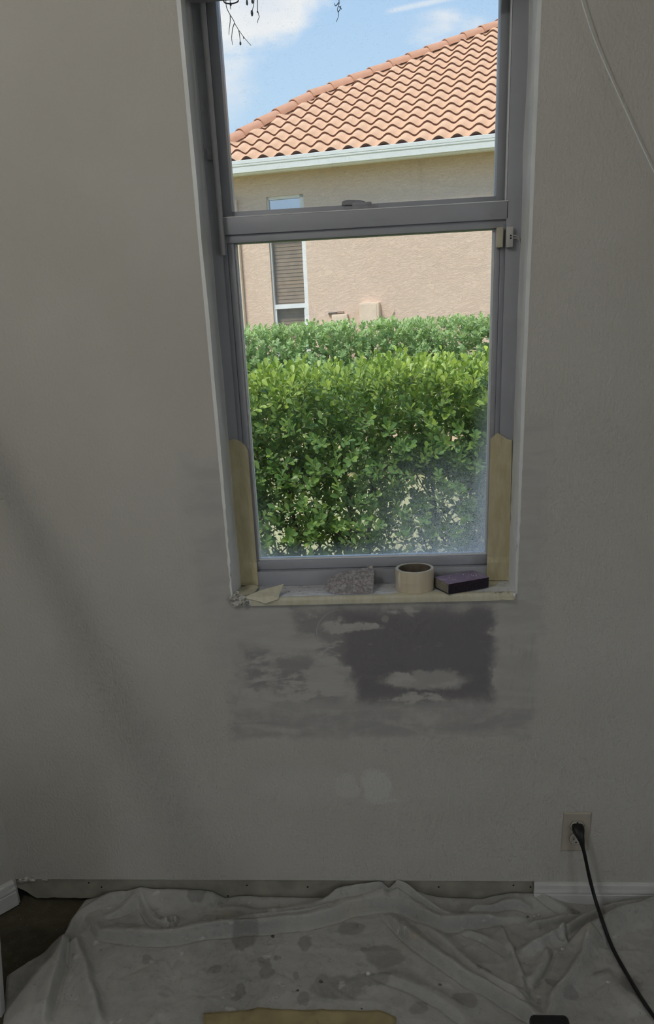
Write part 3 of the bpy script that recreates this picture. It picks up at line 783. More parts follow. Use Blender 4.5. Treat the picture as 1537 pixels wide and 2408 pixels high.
bm.faces.new(rings[0][::-1]); bm.faces.new(rings[-1]); addbm('plug', bm, M_black, cord, True)
box('blade', ox-.0071, ox-.0053, -.0079, -.004, oz+.016, oz+.025, M_grit, cord)

# ------------------------------------------------------------------ drop cloth
def F2(px, py): return onZ(px, py, 0.0)[:2]
LB = [(240, 2112), (215, 2117), (196, 2126), (178, 2150), (169, 2166), (158, 2186), (151, 2208), (138, 2223), (100, 2247), (60, 2270), (16, 2298), (13, 2340), (8, 2408)]
lbp = np.array([F2(*p) for p in LB]); lbp[0, 1] = -.004
lbp = np.vstack([lbp, [lbp[-1, 0]-.02, -.60], [lbp[-1, 0]+.0, -1.0]])
TE = [(180, 2126), (240, 2112), (330, 2094), (400, 2096), (470, 2099), (500, 2104), (528, 2119), (560, 2115), (680, 2116), (760, 2119), (790, 2107), (900, 2109), (915, 2117), (935, 2103), (965, 2109), (1040, 2117), (1130, 2123), (1165, 2115), (1210, 2107), (1250, 2109), (1310, 2124), (1400, 2131), (1537, 2136), (1800, 2140)]
tex_ = np.array([onY(px, py, -.010)[[0, 2]] for px, py in TE])
nx, ny = 760, 330
v = np.linspace(0, 1, ny)**1.15; u = np.linspace(0, 1, nx)
yy = -.006-v*.95
xl = np.interp(-yy, -lbp[:, 1], lbp[:, 0])
XX = xl[:, None]+u[None, :]*(1.35-xl[:, None]); YY = np.repeat(yy[:, None], nx, 1)
def vnoise(x, y, s, seed):
    """cheap smooth value noise on arrays"""
    r = np.random.default_rng(seed).random((64, 64)); gx, gy = x*s+100.3, y*s+57.7
    i, j = np.floor(gx).astype(int), np.floor(gy).astype(int); fx, fy = gx-i, gy-j; fx = fx*fx*(3-2*fx); fy = fy*fy*(3-2*fy)
    g = lambda a, b: r[a % 64, b % 64]
    return (g(i, j)*(1-fx)+g(i+1, j)*fx)*(1-fy)+(g(i, j+1)*(1-fx)+g(i+1, j+1)*fx)*fy-.5
wxn = XX+.006*vnoise(XX, YY, 14, 1); wyn = YY+.006*vnoise(XX, YY, 14, 2)
Z = .010+.006*vnoise(XX, YY, 5, 3)+.004*vnoise(XX, YY, 13, 6)+.0026*vnoise(XX, YY, 28, 4)+.0008*vnoise(XX, YY, 75, 5)
rd = 1-2*np.abs(vnoise(XX+.03*vnoise(XX, YY, 9, 31), YY, 17, 32)); Z = Z+.004*np.clip(rd-.55, 0, 1)
rd = 1-2*np.abs(vnoise(XX*.8+YY*.6, YY*.8-XX*.6+.02*vnoise(XX, YY, 15, 33), 31, 34)); Z = Z+.0022*np.clip(rd-.5, 0, 1)
hw = np.interp(XX, tex_[:, 0], tex_[:, 1])
Z = np.maximum(Z, 0)+np.maximum(hw-.006, 0)*np.exp(-((-YY-.010).clip(0)/.026)**1.6)
def fold(pix, h, wf_, wb, taper=True, steep=1.0):
    """ridge along a pixel polyline; wf_: width towards the camera (or right side), wb: width behind"""
    global Z
    P2 = np.array(spline([(*F2(*p), 0) for p in pix], 6))[:, :2]
    best = np.full(XX.shape, 1e9); sgn = np.zeros(XX.shape); tt = np.zeros(XX.shape)
    N = len(P2)-1
    for i in range(N):
        a, b_ = P2[i], P2[i+1]; d = b_-a; L2 = (d**2).sum()+1e-12
        t = (((wxn-a[0])*d[0]+(wyn-a[1])*d[1])/L2).clip(0, 1)
        ex, ey = wxn-(a[0]+t*d[0]), wyn-(a[1]+t*d[1]); q = ex*ex+ey*ey
        m_ = q < best; best = np.where(m_, q, best); tt = np.where(m_, (i+t)/N, tt)
        sgn = np.where(m_, np.sign(d[0]*ey-d[1]*ex), sgn)
    dd = np.sqrt(best)
    w = np.where(sgn < 0, wf_*.8, wb)
    prof = np.exp(-(dd/w)**2)
    if wf_ < .013: Z = Z-.006*np.where(sgn < 0, np.exp(-((dd-wf_*1.25)/.0035)**2), 0)*np.clip(np.minimum(tt, 1-tt)*8, 0, 1)
    if taper: prof = prof*np.clip(np.minimum(tt, 1-tt)*6, 0, 1)**.7
    Z = Z+1.55*h*prof
# polylines run left to right: "front" side (towards the camera) is sgn<0
fold([(205, 2160), (233, 2205), (262, 2214), (328, 2223), (393, 2225), (474, 2212), (560, 2205), (637, 2199), (699, 2191), (750, 2182), (790, 2172), (826, 2156), (892, 2147), (960, 2158), (1031, 2190), (1089, 2190), (1132, 2182), (1176, 2178), (1240, 2172)], .026, .009, .045)
fold([(700, 2168), (760, 2152), (830, 2140), (910, 2128), (960, 2138), (1010, 2160), (1060, 2180)], .012, .006, .012)
fold([(480, 2150), (560, 2155), (640, 2160), (720, 2150), (800, 2138), (880, 2124)], .008, .010, .02)
fold([(250, 2170), (300, 2150), (330, 2140), (345, 2155), (365, 2180), (400, 2190), (420, 2172)], .012, .010, .02)
fold([(395, 2190), (407, 2170), (420, 2180)], .008, .006, .01)
fold([(560, 2196), (640, 2185), (720, 2170), (790, 2155)], .006, .006, .012)
fold([(150, 2215), (165, 2200), (190, 2160), (230, 2140), (300, 2128)], .010, .014, .014)
fold([(100, 2420), (128, 2340), (145, 2270), (160, 2215)], .022, .012, .035)
fold([(240, 2420), (222, 2350), (205, 2300), (188, 2248), (180, 2215)], .018, .016, .030)
fold([(50, 2420), (70, 2350), (110, 2280)], .010, .03, .03)
fold([(330, 2290), (370, 2350), (390, 2410)], .005, .02, .03)
fold([(660, 2300), (625, 2350), (600, 2410)], .005, .02, .03)
fold([(905, 2160), (960, 2215), (1020, 2262), (1090, 2312), (1160, 2352), (1240, 2400), (1290, 2430)], .020, .012, .030)
fold([(985, 2178), (1050, 2235), (1110, 2290), (1180, 2345), (1240, 2375)], .012, .012, .022)
fold([(880, 2300), (960, 2330), (1040, 2370), (1100, 2410)], .010, .012, .03)
fold([(1172, 2186), (1185, 2225), (1205, 2265), (1222, 2310), (1235, 2365)], .016, .026, .008)
fold([(1085, 2200), (1130, 2215), (1170, 2240), (1195, 2262)], .007, .008, .016)
fold([(1208, 2262), (1270, 2235), (1330, 2205), (1400, 2168), (1470, 2150), (1540, 2142)], .020, .014, .016)
fold([(1335, 2240), (1390, 2210), (1450, 2175), (1540, 2150), (1620, 2130)], .028, .035, .016)
fold([(1288, 2420), (1302, 2360), (1340, 2310), (1375, 2250), (1390, 2215)], .018, .030, .012)
fold([(1240, 2330), (1270, 2290), (1290, 2240)], .010, .012, .02)
fold([(1400, 2300), (1450, 2340), (1500, 2400)], .008, .03, .03)
fold([(1290, 2225), (1325, 2232), (1318, 2200)], .007, .008, .01)
fold([(1100, 2168), (1150, 2160), (1190, 2150), (1250, 2155)], .012, .008, .016)
fold([(1240, 2190), (1300, 2175), (1370, 2165)], .008, .008, .014)
fold([(1250, 2125), (1310, 2145), (1345, 2165)], .008, .012, .02)
fold([(790, 2110), (840, 2118), (900, 2122)], .007, .006, .012)
Z = Z*np.clip((XX-xl[:, None])/.010+.25, 0, 1)
Z = np.maximum(Z, .0022)
VV = np.stack([XX, YY, Z], -1).reshape(-1, 3)
idx = np.arange(nx*ny).reshape(ny, nx)
Q = np.stack([idx[:-1, :-1], idx[1:, :-1], idx[1:, 1:], idx[:-1, 1:]], -1).reshape(-1, 4)
me = fast_mesh('drop_cloth', VV, Q); me.polygons.foreach_set('use_smooth', [True]*len(me.polygons))
blobs = [(625, 2296, 17, 13), (720, 2227, 18, 17), (343, 2264, 14, 10), (505, 2290, 15, 10), (710, 2358, 14, 13), (822, 2192, 32, 16), (905, 2255, 45, 25), (1127, 2301, 9, 6), (1150, 2296, 9, 6), (1298, 2322, 14, 9), (1095, 2362, 26, 12), (985, 2378, 20, 12), (575, 2210, 30, 30), (622, 2272, 16, 12), (792, 2330, 60, 25), (870, 2310, 40, 12), (1340, 2355, 16, 9), (655, 2262, 9, 6), (700, 2300, 8, 7), (858, 2240, 12, 6), (1480, 2330, 20, 20), (560, 2340, 12, 14), (470, 2130, 22, 14), (1350, 2160, 22, 10)]
bxn = XX+.016*vnoise(XX, YY, 34, 21)+.006*vnoise(XX, YY, 110, 22); byn = YY+.016*vnoise(XX, YY, 34, 23)+.006*vnoise(XX, YY, 110, 24)
stn = np.zeros(XX.shape)
for px, py, rx, ry in blobs:
    p = F2(px, py); k = 1/930.0
    e = np.sqrt(((bxn-p[0])/(rx*k))**2+((byn-p[1])/(ry*k*1.65))**2); stn = np.maximum(stn, np.clip((1.10-e)/.2, 0, 1))
ca_ = me.color_attributes.new('stain', 'FLOAT_COLOR', 'POINT'); cc = np.ones((stn.size, 4), np.float32); cc[:, 0] = stn.ravel(); ca_.data.foreach_set('color', cc.ravel())
def cloth_mat():
    m, b = newmat('stained_canvas'); co = coords(); x, y, z = xyz(co)
    w = noise(co, 40, 4, .6); w2 = noise(scalev(co, (1, 1, 1), (5, 2, 0)), 40, 4, .6)
    wx, wy = x+(w-.5)*.03, y+(w2-.5)*.03
    big = noise(co, 6, 5, .6)
    c = mixc(big.ss(.3, .7), (.46, .455, .43), (.39, .385, .365))
    at = node('ShaderNodeAttribute', attribute_name='stain'); st, _, _ = xyz(at.outputs['Color'])
    c = mixc(st*.62, c, (.24, .235, .225))
    vb = voronoi(vec3(wx, wy, 0.0), 13).ss(.26, .2)*noise(co, 9, 2).ss(.5, .62)
    c = mixc(vb*.4, c, (.33, .32, .30))
    drops = voronoi(vec3(x, y, 0.0), 42).ss(.10, .06)
    c = mixc(drops*.5, c, (.22, .21, .20))
    white = noise(co, 26, 3).ss(.66, .74); c = mixc(white*.45, c, (.74, .735, .72))
    yel = noise(scalev(co, (1, 1, 1), (8, 0, 0)), 7, 3).ss(.62, .72); c = mixc(yel*.3, c, (.50, .44, .28))
    lk(c, b.inputs['Base Color']); b.inputs['Roughness'].default_value = .9; b.inputs['Specular IOR Level'].default_value = .15
    g1 = noise(co, 48, 6, .7); c = mixc(g1.ss(.5, .7)*.4, c, (.30, .295, .28)); c = mixc(noise(co, 150, 4, .7).ss(.58, .7)*.25, c, (.62, .61, .59))
    lk(c, b.inputs['Base Color'])
    lk(bump(noise(co, 110, 5, .65), .5, .0022), b.inputs['Normal']); return m
me.materials.append(cloth_mat())
cl_o = link(bpy.data.objects.new('drop_cloth', me)); tag(cl_o, 'rumpled stained canvas drop cloth spread over the carpet', 'drop cloth')
def cloth_z(x, y):
    j = int(np.argmin(np.abs(yy-y))); i = int(np.clip((x-xl[j])/(1.35-xl[j])*(nx-1), 0, nx-1)); return float(Z[j, i])
cp = [Vector((ox+.0097, -.040, oz-.021)), onY(1374, 2010, -.043), onY(1386, 2066, -.053), onY(1400, 2118, -.075), onY(1418, 2172, -.115), onY(1441, 2232, -.170), onY(1470, 2285, -.235), onY(1505, 2344, -.315), onY(1541, 2396, -.39), onY(1600, 2470, -.50), onY(1700, 2560, -.62)]
cp = [np.array(p) for p in cp[:4]]
for px, py in ((1418, 2172), (1429, 2203), (1441, 2232), (1455, 2259), (1470, 2285), (1487, 2314), (1505, 2344), (1523, 2371), (1541, 2396), (1570, 2430), (1600, 2470), (1700, 2560)):
    d = ray(px, py)
    for Y in np.arange(-.09, -.9, -.002):
        q = CAM+d*(Y-CAM[1])/d[1]
        if q[2] > cloth_z(q[0], q[1])+.0048: break
    cp.append(q)
bm = bmesh.new(); tube(bm, spline(cp, 8), .0045, 10); addbm('cable', bm, M_black, cord, True)
# crumbs on the cloth
CRUMBS = ['dark crumb in the wide grey stain at the bottom centre of the drop cloth', 'pale crumb just above the wide grey stain at the centre of the drop cloth',
          'pale crumb at the right edge of the wide grey stain on the drop cloth', 'dark crumb left of the lowest round stain on the drop cloth', 'pale crumb touching the dark crumb by the lowest round stain',
          'pale crumb below the pair of oval stains left of the drop cloth centre', 'dark crumb under the long front fold of the drop cloth', 'largest pale crumb in the fold pocket by the baseboard end',
          'small pale crumb in the middle of the fold pocket by the baseboard end', 'dark crumb in the fold pocket by the baseboard end', 'pale crumb on the diagonal fold below the outlet', 'pale crumb beside the black cord near the right edge of the drop cloth',
          'dark crumb on the long diagonal fold right of the drop cloth centre', 'pale crumb on top of the cloth against the bare wall strip', 'small pale crumb near the left corner folds of the drop cloth', 'tiny dark crumb at the edge of the tan kraft paper']
for k, (px, py, r) in enumerate(((755, 2318, .004), (777, 2268, .0045), (866, 2300, .005), (700, 2338, .003), (690, 2340, .003), (650, 2358, .003), (642, 2213, .004), (1265, 2163, .004), (1255, 2166, .003), (1240, 2168, .003), (1322, 2243, .0045), (1428, 2328, .004), (1034, 2328, .003), (535, 2107, .006), (240, 2240, .003), (850, 2380, .002))):
    p = F2(px, py); zz = cloth_z(*p)
    tag(lump('plaster_crumb', (p[0], p[1], zz+r*.4, r*1.2, r, r*.7), M_plaster if k % 3 else M_grit, None, k+40, .6, 2), CRUMBS[k], 'crumb', 'crumbs scattered on the drop cloth')
# brown paper in front
rows = []
for t in np.linspace(0, 1, 40):
    px = 480+t*450
    py = 2394-8*math.sin(min(1, t*2.2)*math.pi/2)+5*max(0, t-.55)+(14*max(0, t-.92)/.08)
    rows.append([np.array([*F2(px, py+q*55), 0]) for q in np.linspace(0, 1, 10)])
V = []
for r_ in rows:
    for p in r_: V.append((p[0], p[1], cloth_z(p[0], p[1])+.003))
Fc = [(i*10+j, (i+1)*10+j, (i+1)*10+j+1, i*10+j+1) for i in range(39) for j in range(9)]
o = addmesh('brown_paper', V, Fc, simple('tan_kraft_paper', (.40, .33, .17), .8, .1, 12, .2, 60), None, True)
md = o.modifiers.new('t', 'SOLIDIFY'); md.thickness = .0006; tag(o, 'tan kraft paper sheet lying on the drop cloth at the bottom edge', 'paper')
# black tool whose rounded end just shows at the bottom edge
p = F2(1285, 2424); zt = max(cloth_z(p[0]+a_, p[1]-b_) for a_ in np.linspace(-.046, .042, 12) for b_ in np.linspace(0, .17, 16))+.001
tool = empty('black_sander', (p[0], p[1], zt), 'black tool end lying on the drop cloth at the bottom edge', 'tool')
box('tool_body', p[0]-.044, p[0]+.040, p[1]-.16, p[1]-.012, zt+.006, zt+.036, M_black, tool, .012, 4)
box('tool_pad', p[0]-.040, p[0]+.036, p[1]-.15, p[1]-.018, zt, zt+.008, M_lock, tool, .002)

# white board standing at the left wall
o = box('white_trim_board', -1.22, -.926, -.424, -.404, .0035, .55, M_base, None, .001)
for v_ in o.data.vertices: v_.co.x += v_.co.z*.14
tag(o, 'white trim board standing on the carpet left of the drop cloth', 'board')

# added unseen pole, placed to cast the diagonal shadow band at left
pb = Vector((.05, -1.87, .012)); pa = pb+Vector((-1.096, 1.42, 2.038))*1.15
pole = empty('added_shadow_pole', tuple(pb), 'added unseen pole that casts a diagonal shadow on the window wall', 'pole')
bm = bmesh.new(); tube(bm, [pa, pb], .019, 12); addbm('shaft', bm, M_gasket, pole, True)
bm = bmesh.new(); tube(bm, [pb, pb+(pa-pb)*.16], .023, 12); addbm('grip', bm, M_black, pole, True)

# thin nylon line stretched down the wall, top right
bm = bmesh.new(); tube(bm, spline([onY(1190, -640, -.012), onY(1290, -260, -.02), onY(1372, 20, -.02), onY(1412, 130, -.02), onY(1470, 260, -.02), onY(1537, 405, -.02), onY(1640, 600, -.02), onY(2000, 1150, -.02), onY(2500, 1800, -.012)], 6), .0011, 6)
tag(addbm('nylon_line', bm, M_reveal, None, True), 'thin pale nylon line strung diagonally across the upper right wall', 'string')

# ------------------------------------------------------------------ outside: lawn
lawn_m, b = newmat('dry_sunlit_lawn'); co = coords()
n = noise(co, 14, 5, .7); n2 = noise(co, 90, 4, .7)
c = mixc(n.ss(.35, .65), (.80, .71, .32), (.86, .76, .46)); c = mixc(n2.ss(.4, .65)*.5, c, (.34, .42, .14))
lk(c, b.inputs['Base Color']); b.inputs['Roughness'].default_value = .95; lk(bump(n2, 1.0, .02), b.inputs['Normal'])
GZ = -.15
o = addmesh('lawn', [(-40, .2, GZ), (40, .2, GZ), (40, 70, GZ), (-40, 70, GZ)], [(0, 1, 2, 3)], lawn_m); struct(o)

# ------------------------------------------------------------------ the neighbouring house
ZG = 2.0                                           # gutter bottom above eye level
def at_elev(px, py, dz_):
    d = ray(px, py); return CAM+d*dz_/d[2]
gL, gR = at_elev(540, 415, ZG), at_elev(1165, 352, ZG)
E2 = Vector((gR[0]-gL[0], gR[1]-gL[1], 0)).normalized()        # along the eave, left to right
N2 = Vector((-E2.y, E2.x, 0))                                    # into the house
G0 = Vector((gL[0], gL[1], 0))
zgb = CAM[2]+ZG
zgt = zgb+.165
def HP(s, u_, z): return G0+E2*s+N2*u_+Vector((0, 0, z))
def hitplane(px, py, p0, nrm):
    d = Vector(ray(px, py)); c0 = Vector(CAM); return c0+d*((p0-c0).dot(nrm)/d.dot(nrm))
OV = .28                                           # overhang
WALL0 = HP(0, OV, 0)
def onwall(px, py, off=0.0):
    p = hitplane(px, py, WALL0-N2*off, N2); return (p-G0).dot(E2), p.z
house = empty('neighbour_house', tuple(HP(1.5, OV, GZ)), 'peach stucco house with an orange tile hip roof beyond the hedges', 'house')
def stucco():
    m, b = newmat('peach_stucco'); co = coords()
    mp = node('ShaderNodeMapping'); lk(co, mp.inputs[0]); mp.inputs['Rotation'].default_value = (0, 0, -math.atan2(E2.y, E2.x)); mp.inputs['Scale'].default_value = (1, 1, 1)
    x, y, z = xyz(mp.outputs[0])
    w = noise(mp.outputs[0], 3.5, 4, .6, .5)
    rid = noise(vec3(x*8+w*2.5, y, z*46+w*9), 1.0, 4, .62, .9)
    h = (rid-.5).abs().ss(.10, .0)
    big = noise(co, 1.1, 4)
    c = mixc(big.ss(.3, .7), (.79, .605, .48), (.76, .57, .445)); c = mixc(h*.2, c, (.60, .46, .35))
    top_streaks = noise(vec3(x*3, y, z*.5), 1.0, 4).ss(.55, .75)*z.ss(2.6, 3.7)  # darker vertical streaks, stronger towards the eave
    c = mixc(top_streaks*.35, c, (.40, .31, .26))
    lk(c, b.inputs['Base Color']); b.inputs['Roughness'].default_value = .9
    lk(bump((rid-.5).abs().ss(.06, .0)*-.9+rid*.6, .42, .011), b.inputs['Normal']); return m
M_stucco = stucco()
M_trimp = simple('peach_painted_trim', (.77, .61, .47), .7, .04, 6)
M_gutter = simple('white_aluminium_gutter', (.72, .735, .71), .45, .01, 5)
M_soffit = simple('white_soffit', (.66, .66, .62), .7, .04, 6)

# roof plane
SL = math.radians(26.3); UR = N2*math.cos(SL)+Vector((0, 0, math.sin(SL))); NR = (E2.cross(UR)).normalized()
R0 = HP(0, .05, zgt-.01)                           # lower edge of the roof plane
def onroof(px, py, lift=.05):
    p = hitplane(px, py, R0+NR*lift, NR)-R0; return p.dot(E2), p.dot(UR)
hA, hB, hC = onroof(537, 334), onroof(728, 228), onroof(1170, 60)
def ext(a, b_, uu): t = (uu-a[1])/(b_[1]-a[1]); return (a[0]+t*(b_[0]-a[0]), uu)
UMAX = 7.2
hip = [ext(hA, hB, -.12), hB, ext(hB, hC, UMAX)]
def RP(s, u_, n_=0.0): return R0+E2*s+UR*u_+NR*n_
SR = 9.0
# walls of the house with a recess for the window
wl, wt = onwall(627, 463); wr, _ = onwall(719.5, 600)
wl = min(onwall(627, 463)[0], onwall(640, 700)[0]); wbz = .35; wtz = wt
WT = .25
def hbox(bm, s0, s1, u0, u1, z0, z1):
    vs = [bm.verts.new(HP(s, u_, z)) for z in (z0, z1) for u_ in (u0, u1) for s in (s0, s1)]
    for f in ((0, 2, 3, 1), (4, 5, 7, 6), (0, 1, 5, 4), (2, 6, 7, 3), (0, 4, 6, 2), (1, 3, 7, 5)): bm.faces.new([vs[i] for i in f])
def hb(name, s0, s1, u0, u1, z0, z1, mat, parent, bev=0.0):
    bm = bmesh.new(); hbox(bm, s0, s1, u0, u1, z0, z1)
    if bev: bmesh.ops.bevel(bm, geom=list(bm.edges), offset=bev, segments=2, affect='EDGES', profile=.5)
    return addbm(name, bm, mat, parent)
WL, WR_ = hip[0][0]+OV, SR-.5
bm = bmesh.new()
for s0, s1, z0, z1 in ((WL, wl, GZ, zgb+.03), (wr, WR_, GZ, zgb+.03), (wl, wr, GZ, wbz), (wl, wr, wtz, zgb+.03)): hbox(bm, s0, s1, OV, OV+WT, z0, z1)
hbox(bm, WL, WL+WT, OV+WT, 9, GZ, zgb+.03); hbox(bm, WL, WR_, 9, 9.2, GZ, zgb+.03); hbox(bm, WR_-WT, WR_, OV+WT, 9, GZ, zgb+.03)
addbm('stucco_wall', bm, M_stucco, house)
hb('soffit', hip[0][0], SR, .06, OV+.02, zgb+.03, zgb+.045, M_soffit, house)
hb('fascia', hip[0][0], SR, .04, .07, zgb+.01, zgt-.005, M_soffit, house)
# K-style gutter
gp = [(.04, .0), (-.035, .0), (-.045, .012), (-.047, .030), (-.056, .055), (-.075, .085), (-.082, .098), (-.082, .118), (-.086, .122), (-.086, .160), (-.080, .165), (-.074, .160), (-.074, .020), (.04, .012)]
bm = bmesh.new(); rg = [[bm.verts.new(HP(s, a+.0, zgb+b_)) for a, b_ in gp] for s in (hip[0][0]-.05, SR)]
for i in range(len(gp)): bm.faces.new((rg[0][i], rg[0][(i+1) % len(gp)], rg[1][(i+1) % len(gp)], rg[1][i]))
bm.faces.new(rg[0]); bm.faces.new(rg[1][::-1]); addbm('gutter', bm, M_gutter, house)
# downspout painted like the wall
d0, _ = onwall(566, 650); hb('downspout', d0-.055, d0+.035, OV-.075, OV-.005, GZ, zgb-.25, M_trimp, house, .01)

# roof deck and the hidden far slopes
M_deck = simple('roof_underlay', (.30, .16, .10), .9, .1, 8)
deckpts = [RP(hip[0][0], hip[0][1]+.12, -.01), RP(SR, 0, -.01), RP(SR, UMAX, -.01), RP(*hip[2], -.01), RP(*hip[1], -.01)]
back_z = Vector((0, 0, -1))
V = [*deckpts, RP(hip[0][0], 0, -.01)+N2*9, RP(hip[2][0], UMAX, -.01)+N2*.3, RP(SR, UMAX, -.01)+N2*.3, RP(SR, 0, -.01)+N2*12]
roof = addmesh('roof', V, [(0, 1, 2, 3, 4), (0, 4, 3, 6, 5), (3, 2, 7, 6), (6, 7, 8, 5)], M_deck, house)

def tile_mat(name, c1, c2, c3):
    m, b = newmat(name); co = coords()
    oi = node('ShaderNodeObjectInfo'); rnd = S(oi.outputs['Random'])
    n = noise(co, 14, 5, .65); n2 = noise(co, 120, 3)
    c = mixc(n.ss(.3, .7), c1, c2); c = mixc(n2.ss(.55, .75)*.25, c, c3); c = mixc(rnd*.35, c, c2)
    lk(c, b.inputs['Base Color']); b.inputs['Roughness'].default_value = .85; lk(bump(n2, .3, .004), b.inputs['Normal']); return m
M_tile = tile_mat('orange_concrete_tile', (.80, .515, .335), (.72, .44, .275), (.83, .60, .43))
M_cap = tile_mat('red_orange_ridge_tile', (.64, .35, .225), (.58, .30, .19), (.68, .43, .30))
M_edge = simple('dark_brown_tile_lip', (.17, .085, .06), .9, .1, 20)  # darker brown on the front lip faces of the tiles
TW, TL, EXP = .238, .385, .340
NP = 11
def tile_profile(t):                               # t in 0..1 across the tile: pan, barrel, pan
    c_ = .5+.5*math.cos(2*math.pi*(t-.5)); return .058*c_**.85
def tile_geo():
    V, Fc = [], []
    for yv, lift in ((0.0, .030), (TL, .004)):
        for i in range(NP+1):
            t = i/NP; V.append(((t-.5)*TW, yv, tile_profile(t)*(1 if yv == 0 else .93)+lift))
    for i in range(NP+1): t = i/NP; V.append(((t-.5)*TW, 0.0, tile_profile(t)+.030-.024))
    k = NP+1
    for i in range(NP):
        Fc.append((i, i+1, k+i+1, k+i)); Fc.append((2*k+i, 2*k+i+1, i+1, i))
    return V, Fc
TV, TF = tile_geo()
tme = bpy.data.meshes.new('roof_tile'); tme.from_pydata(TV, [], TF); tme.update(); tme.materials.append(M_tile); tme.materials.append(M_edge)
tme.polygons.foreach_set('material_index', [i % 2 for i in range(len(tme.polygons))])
tme.polygons.foreach_set('use_smooth', [i % 2 == 0 for i in range(len(tme.polygons))])
RM = Matrix((E2, UR, NR)).transposed()             # local axes -> world
roff = woff(roof)
def hip_s(u_):                                     # s of the hip at slope distance u
    a, b_ = (hip[0], hip[1]) if u_ < hip[1][1] else (hip[1], hip[2])
    return a[0]+(u_-a[1])/(b_[1]-a[1])*(b_[0]-a[0])
def pix(p):
    v_ = np.array(p)-CAM; d = v_@FW; return W/2+F*(v_@RI)/d, CY-F*(v_@UP)/d
phase = onroof(560, 376)[0]
cands = []
for r in range(int(UMAX/EXP)):
    u0 = r*EXP-.03
    for cidx in range(-14, 40):
        s = phase+(cidx+.5)*TW
        if s > SR: continue
        hs = [hip_s(max(-.1, u0+q)) for q in (0, TL)]
        if s+TW/2 < min(hs): continue
        cut = s-TW/2 < max(hs)
        px, py = pix(RP(s, u0+.15)); vis = 470 < px < 1240 and -60 < py < 460
        cands.append((vis, abs(px-853)+.0*py, s, u0, cut))
cands.sort(key=lambda a: (not a[0], a[1]))
sv, sf = [], []; cnt = 0
for vis, _, s, u0, cut in cands:
    if vis and cnt < 300:
        cnt += 1
        if cut:
            bm = bmesh.new(); bm.from_mesh(tme)
            um = u0+TL/2; a, b_ = (hip[0], hip[1]) if um < hip[1][1] else (hip[1], hip[2])
            pn = Vector((b_[1]-a[1], -(b_[0]-a[0]), 0)).normalized()
            bmesh.ops.bisect_plane(bm, geom=list(bm.verts)+list(bm.edges)+list(bm.faces), plane_co=Vector((hip_s(max(-.1, um))-s, um-u0, 0)), plane_no=pn, clear_inner=True)
            if len(bm.faces) == 0: bm.free(); continue
            me = bpy.data.meshes.new('roof_tile'); bm.to_mesh(me); bm.free()
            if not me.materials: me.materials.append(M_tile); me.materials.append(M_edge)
        else: me = tme
        o = bpy.data.objects.new('roof_tile', me); link(o, roof)
        o.matrix_local = Matrix.Translation(RP(s, u0)-roff) @ RM.to_4x4()
    elif not cut:
        k = len(sv); sv += [tuple(RM @ Vector(q)+RP(s, u0)-roff) for q in TV]; sf += [tuple(i+k for i in f) for f in TF]
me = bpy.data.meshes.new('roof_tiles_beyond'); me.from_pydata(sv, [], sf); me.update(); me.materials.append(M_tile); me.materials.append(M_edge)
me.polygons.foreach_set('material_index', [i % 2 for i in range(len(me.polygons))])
o = link(bpy.data.objects.new('roof_tiling', me), roof); o['kind'] = 'stuff'
# bird stops under the eave barrels, the shade there put into their dark colour
bm = bmesh.new(); s0, s1 = hip[0][0], SR; n = int((s1-s0)/TW*8)
pr = []
for i in range(n+1):
    s = s0+(s1-s0)*i/n; t = ((s-phase)/TW) % 1
    pr.append((bm.verts.new(RP(s, -.005, -.03)), bm.verts.new(RP(s, -.005, tile_profile(t)+.012))))
for a, b_ in zip(pr, pr[1:]): bm.faces.new((a[0], b_[0], b_[1], a[1]))
addbm('eave_closure', bm, simple('shaded_eave_closure', (.20, .09, .075), .9, .1, 10), roof)
# hip caps
CL = .40
capV, capF = [], []
for yv, r_ in ((0.0, .118), (CL+.04, .108)):
    for i in range(9):
        a = math.pi*i/8; capV.append((-r_*math.cos(a), yv, r_*math.sin(a)*.92))
for i in range(9): a = math.pi*i/8; capV.append((-.106*math.cos(a), 0, .106*math.sin(a)*.92))
for i in range(8): capF += [(i, i+1, 9+i+1, 9+i), (18+i, 18+i+1, i+1, i)]
cme = bpy.data.meshes.new('hip_cap'); cme.from_pydata(capV, [], capF); cme.update(); cme.materials.append(M_cap); cme.polygons.foreach_set('use_smooth', [i % 2 == 0 for i in range(len(cme.polygons))])
for a, b_ in ((hip[0], hip[1]), (hip[1], hip[2])):
    A, B = RP(*a, .035), RP(*b_, .035); L = (B-A).length; d = (B-A).normalized(); k = max(1, round(L/CL))
    side = d.cross(Vector((0, 0, 1))).normalized(); upv = side.cross(d)
    for i in range(k):
        o = bpy.data.objects.new('hip_cap', cme); link(o, roof)
        mm = Matrix((side, d, upv)).transposed().to_4x4()
        o.matrix_local = Matrix.Translation(A+d*(L*i/k)+upv*(-.002)-roff) @ mm @ Matrix.Rotation(-.03, 4, 'X')

    bm = bmesh.new(); q0 = []
    for c_ in (A, B): q0.append([bm.verts.new(c_+side*a_+upv*h_) for a_, h_ in ((-.13, -.12), (-.112, -.035), (0, .02), (.112, -.035), (.13, -.12))])
    for i in range(4): bm.faces.new((q0[0][i], q0[0][i+1], q0[1][i+1], q0[1][i]))
    addbm('hip_mortar', bm, M_tile, roof)

